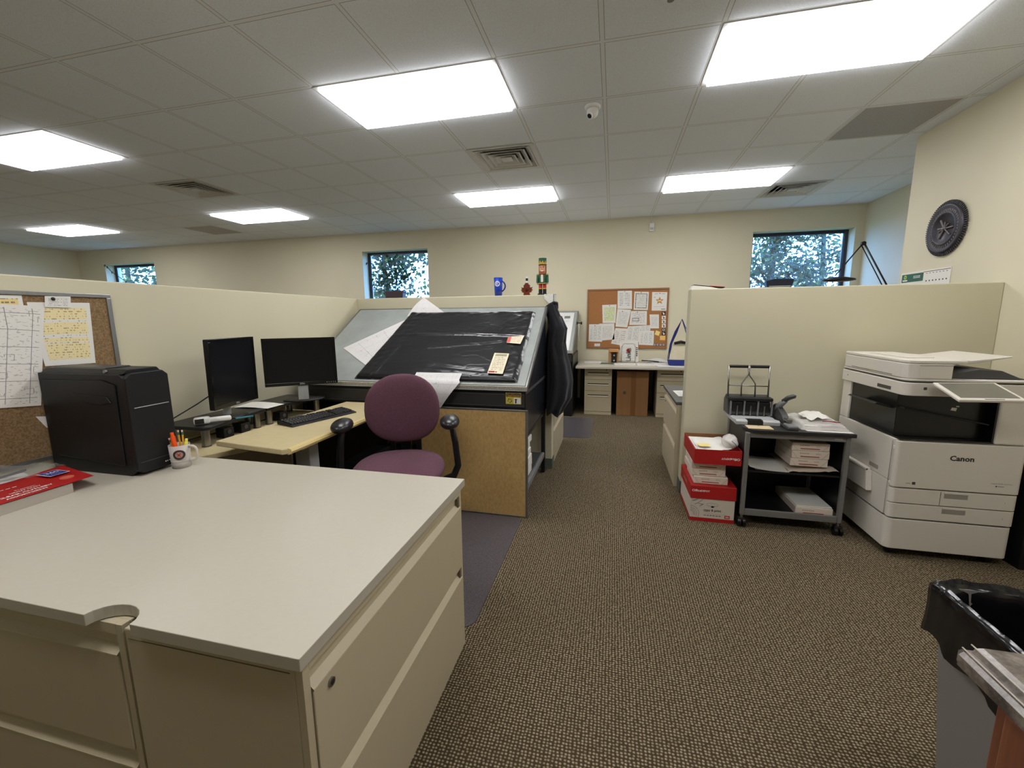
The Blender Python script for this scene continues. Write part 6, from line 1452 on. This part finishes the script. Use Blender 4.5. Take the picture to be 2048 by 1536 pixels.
# bypass tray and details on the left side
m = MB(); m.prism([(2.93, .30+.035), (3.20, .30+.035), (3.20, .462), (2.95, .462)], KX0-.032, KX0-.0005, M_copier, 'x', .004); m.box((KX0-.034, 2.955, .452), (KX0-.004, 3.19, .476), M_lgrey if False else M_copier, .008); m.cyl((KX0-.030, 2.950, .466), (KX0-.030, 2.9495, .466), .006, M_dgrey, n=10); m.build('bypass_tray', t)
m = MB(); m.box((KX0-.0008, 2.90, .485), (KX0, 2.99, .510), mat('recess_grey', rgb(150, 144, 134), .6)); m.box((KX0-.0008, KY0+.04, .2455), (KX0, KY1, .2485), M_copd); m.box((KX0-.0008, KY0+.001+.04, .05+.20), (KX0+.0, KY0+.043, .70), M_copd); m.build('side_detail', t)
for z_ in (.655, .448):
    m = MB(); m.box((KX0-.002, KY0+.018, z_), (KX0+.004, KY0+.032, z_+.018), M_whitep, .002); m.build('hinge_cap', t)
for x in (KX0+.06, KX1-.06):
    for y in (KY0+.06, KY1-.06):
        m = MB(); m.cyl((x-.015, y, .025), (x+.015, y, .025), .025, M_blk, n=18); m.box((x-.02, y-.02, .035), (x+.02, y+.02, .056), M_blk, .004); m.build('caster', t)

# ------------------------------------------------------------------ bins, kitchenette corner
t = thing('waste_bin', 'black waste bin between the copier and the right wall', 'waste bin', (2.34, 2.95, 0))
m = MB(); 
def taper(m, x0, x1, y0, y1, z0, z1, ins, mt, wall=.006):
    o = [(x0, y0), (x1, y0), (x1, y1), (x0, y1)]; i_ = [(x0+ins, y0+ins), (x1-ins, y0+ins), (x1-ins, y1-ins), (x0+ins, y1-ins)]
    ot = [(p[0], p[1], z1) for p in o]; ob = [(p[0], p[1], z0) for p in i_]
    it = [(p[0]+(wall if k in (0, 3) else -wall), p[1]+(wall if k in (0, 1) else -wall), z1) for k, p in enumerate(o)]; ib = [(p[0]+(wall if k in (0, 3) else -wall), p[1]+(wall if k in (0, 1) else -wall), z0+.01) for k, p in enumerate(i_)]
    vs = ob+ot+it+ib
    fs = [(3, 2, 1, 0)]+[(k, (k+1) % 4, 4+(k+1) % 4, 4+k) for k in range(4)]+[(4+k, 4+(k+1) % 4, 8+(k+1) % 4, 8+k) for k in range(4)]+[(8+k, 8+(k+1) % 4, 12+(k+1) % 4, 12+k) for k in range(4)]+[(12, 13, 14, 15)]
    m.add(vs, fs, mt)
taper(m, 2.225, 2.465, 2.74, 3.12, 0, .56, .02, M_blk); m.build('bin_body', t)
m = MB(); m.tube([(2.222, 2.737, .56), (2.468, 2.737, .56), (2.468, 3.123, .56), (2.222, 3.123, .56)], .008, M_blk, 8, closed=True); m.build('rim', t)
t = thing('trash_can', 'tall grey trash can with a black liner at the bottom right corner', 'trash can', (1.1, 1.0, 0))
gx0, gx1, gy0, gy1, gz = .815, 1.36, .80, 1.185, .745
m = MB(); taper(m, gx0, gx1, gy0, gy1, 0, gz, .05, M_bin, .005); m.build('can_body', t)
m = MB()
def lin_(u, k):
    """loop around the rim; k: 0 outside hem .. 1 rim .. 2 inside bottom"""
    P4 = [V((gx0, gy0, 0)), V((gx1, gy0, 0)), V((gx1, gy1, 0)), V((gx0, gy1, 0))]
    q = (u*4) % 4; a = P4[int(q)]; b = P4[(int(q)+1) % 4]; p = a.lerp(b, q-int(q)); c = V(((gx0+gx1)/2, (gy0+gy1)/2, 0)); out = (p-c).normalized()
    nz = noise.noise(V((p.x*9, p.y*9, k*2.0))); nz2 = noise.noise(V((p.x*26, p.y*26, k*5.0)))
    if k < 1: o = .014+.012*abs(nz2)+.006*(1-k); z = gz-.13*(1-k)*(1+.5*nz)+.006
    elif k == 1: o = .008+.005*nz2; z = gz+.016+.008*nz2
    else: s = k-1; o = -.014-.05*s+.012*nz2; z = gz+.006-.50*s
    r = p+out*o; return (r.x, r.y, z)
ks = [0, .2, .4, .6, .8, .95, 1, 1.03, 1.08, 1.15, 1.3, 1.5, 1.8, 2.0]; NU = 120
vs = [lin_(i/NU, k) for k in ks for i in range(NU)]; fs = [(r*NU+i, r*NU+(i+1) % NU, (r+1)*NU+(i+1) % NU, (r+1)*NU+i) for r in range(len(ks)-1) for i in range(NU)]+[tuple((len(ks)-1)*NU+i for i in range(NU))]
m.add(vs, fs, M_liner, True); m.build('liner', t)
t = thing('base_cabinet', 'cherry-coloured wooden base cabinet at the bottom right corner', 'cabinet', (1.3, .2, 0))
m = MB(); m.box((.605, -.45, .08), (2.40, .735, .858), M_wood, .002); m.box((.65, -.42, 0), (2.38, .70, .08), M_blk); m.build('carcass', t)
for y0 in (.22, -.30):
    m = MB(); fx = .605
    for a, b in (((y0, .11), (y0+.06, .83)), ((y0+.42, .11), (y0+.48, .83)), ((y0+.06, .11), (y0+.42, .17)), ((y0+.06, .77), (y0+.42, .83))): m.box((fx-.019, a[0], a[1]), (fx-.0005, b[0], b[1]), M_wood, .004)
    m.box((fx-.010, y0+.06, .17), (fx-.0005, y0+.42, .77), M_wood); m.box((fx-.017, y0+.085, .195), (fx-.009, y0+.395, .745), M_wood, .007); m.build('door', t)
m = MB()
prof = [(.0, .860), (.0, .872), (-.006, .880), (-.004, .888), (.006, .892), (.010, .898), (.03, .900)]
m.prism([(.555+.012, .860), (.550, .866), (.550, .884), (.556, .890), (.566, .891), (.570, .898), (.580, .900), (2.47, .900), (2.47, .860)], -.48, .742, M_gran, 'y', .0)
m.prism([(.742, .860), (.752, .866), (.752, .884), (.747, .890), (.742, .891)], .556, 2.47, M_gran, 'x')
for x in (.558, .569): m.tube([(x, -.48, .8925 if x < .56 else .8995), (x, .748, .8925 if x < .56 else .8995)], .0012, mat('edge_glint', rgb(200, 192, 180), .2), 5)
solo(m, 'countertop', 'marbled grey countertop with a moulded edge at the bottom right corner', 'countertop')
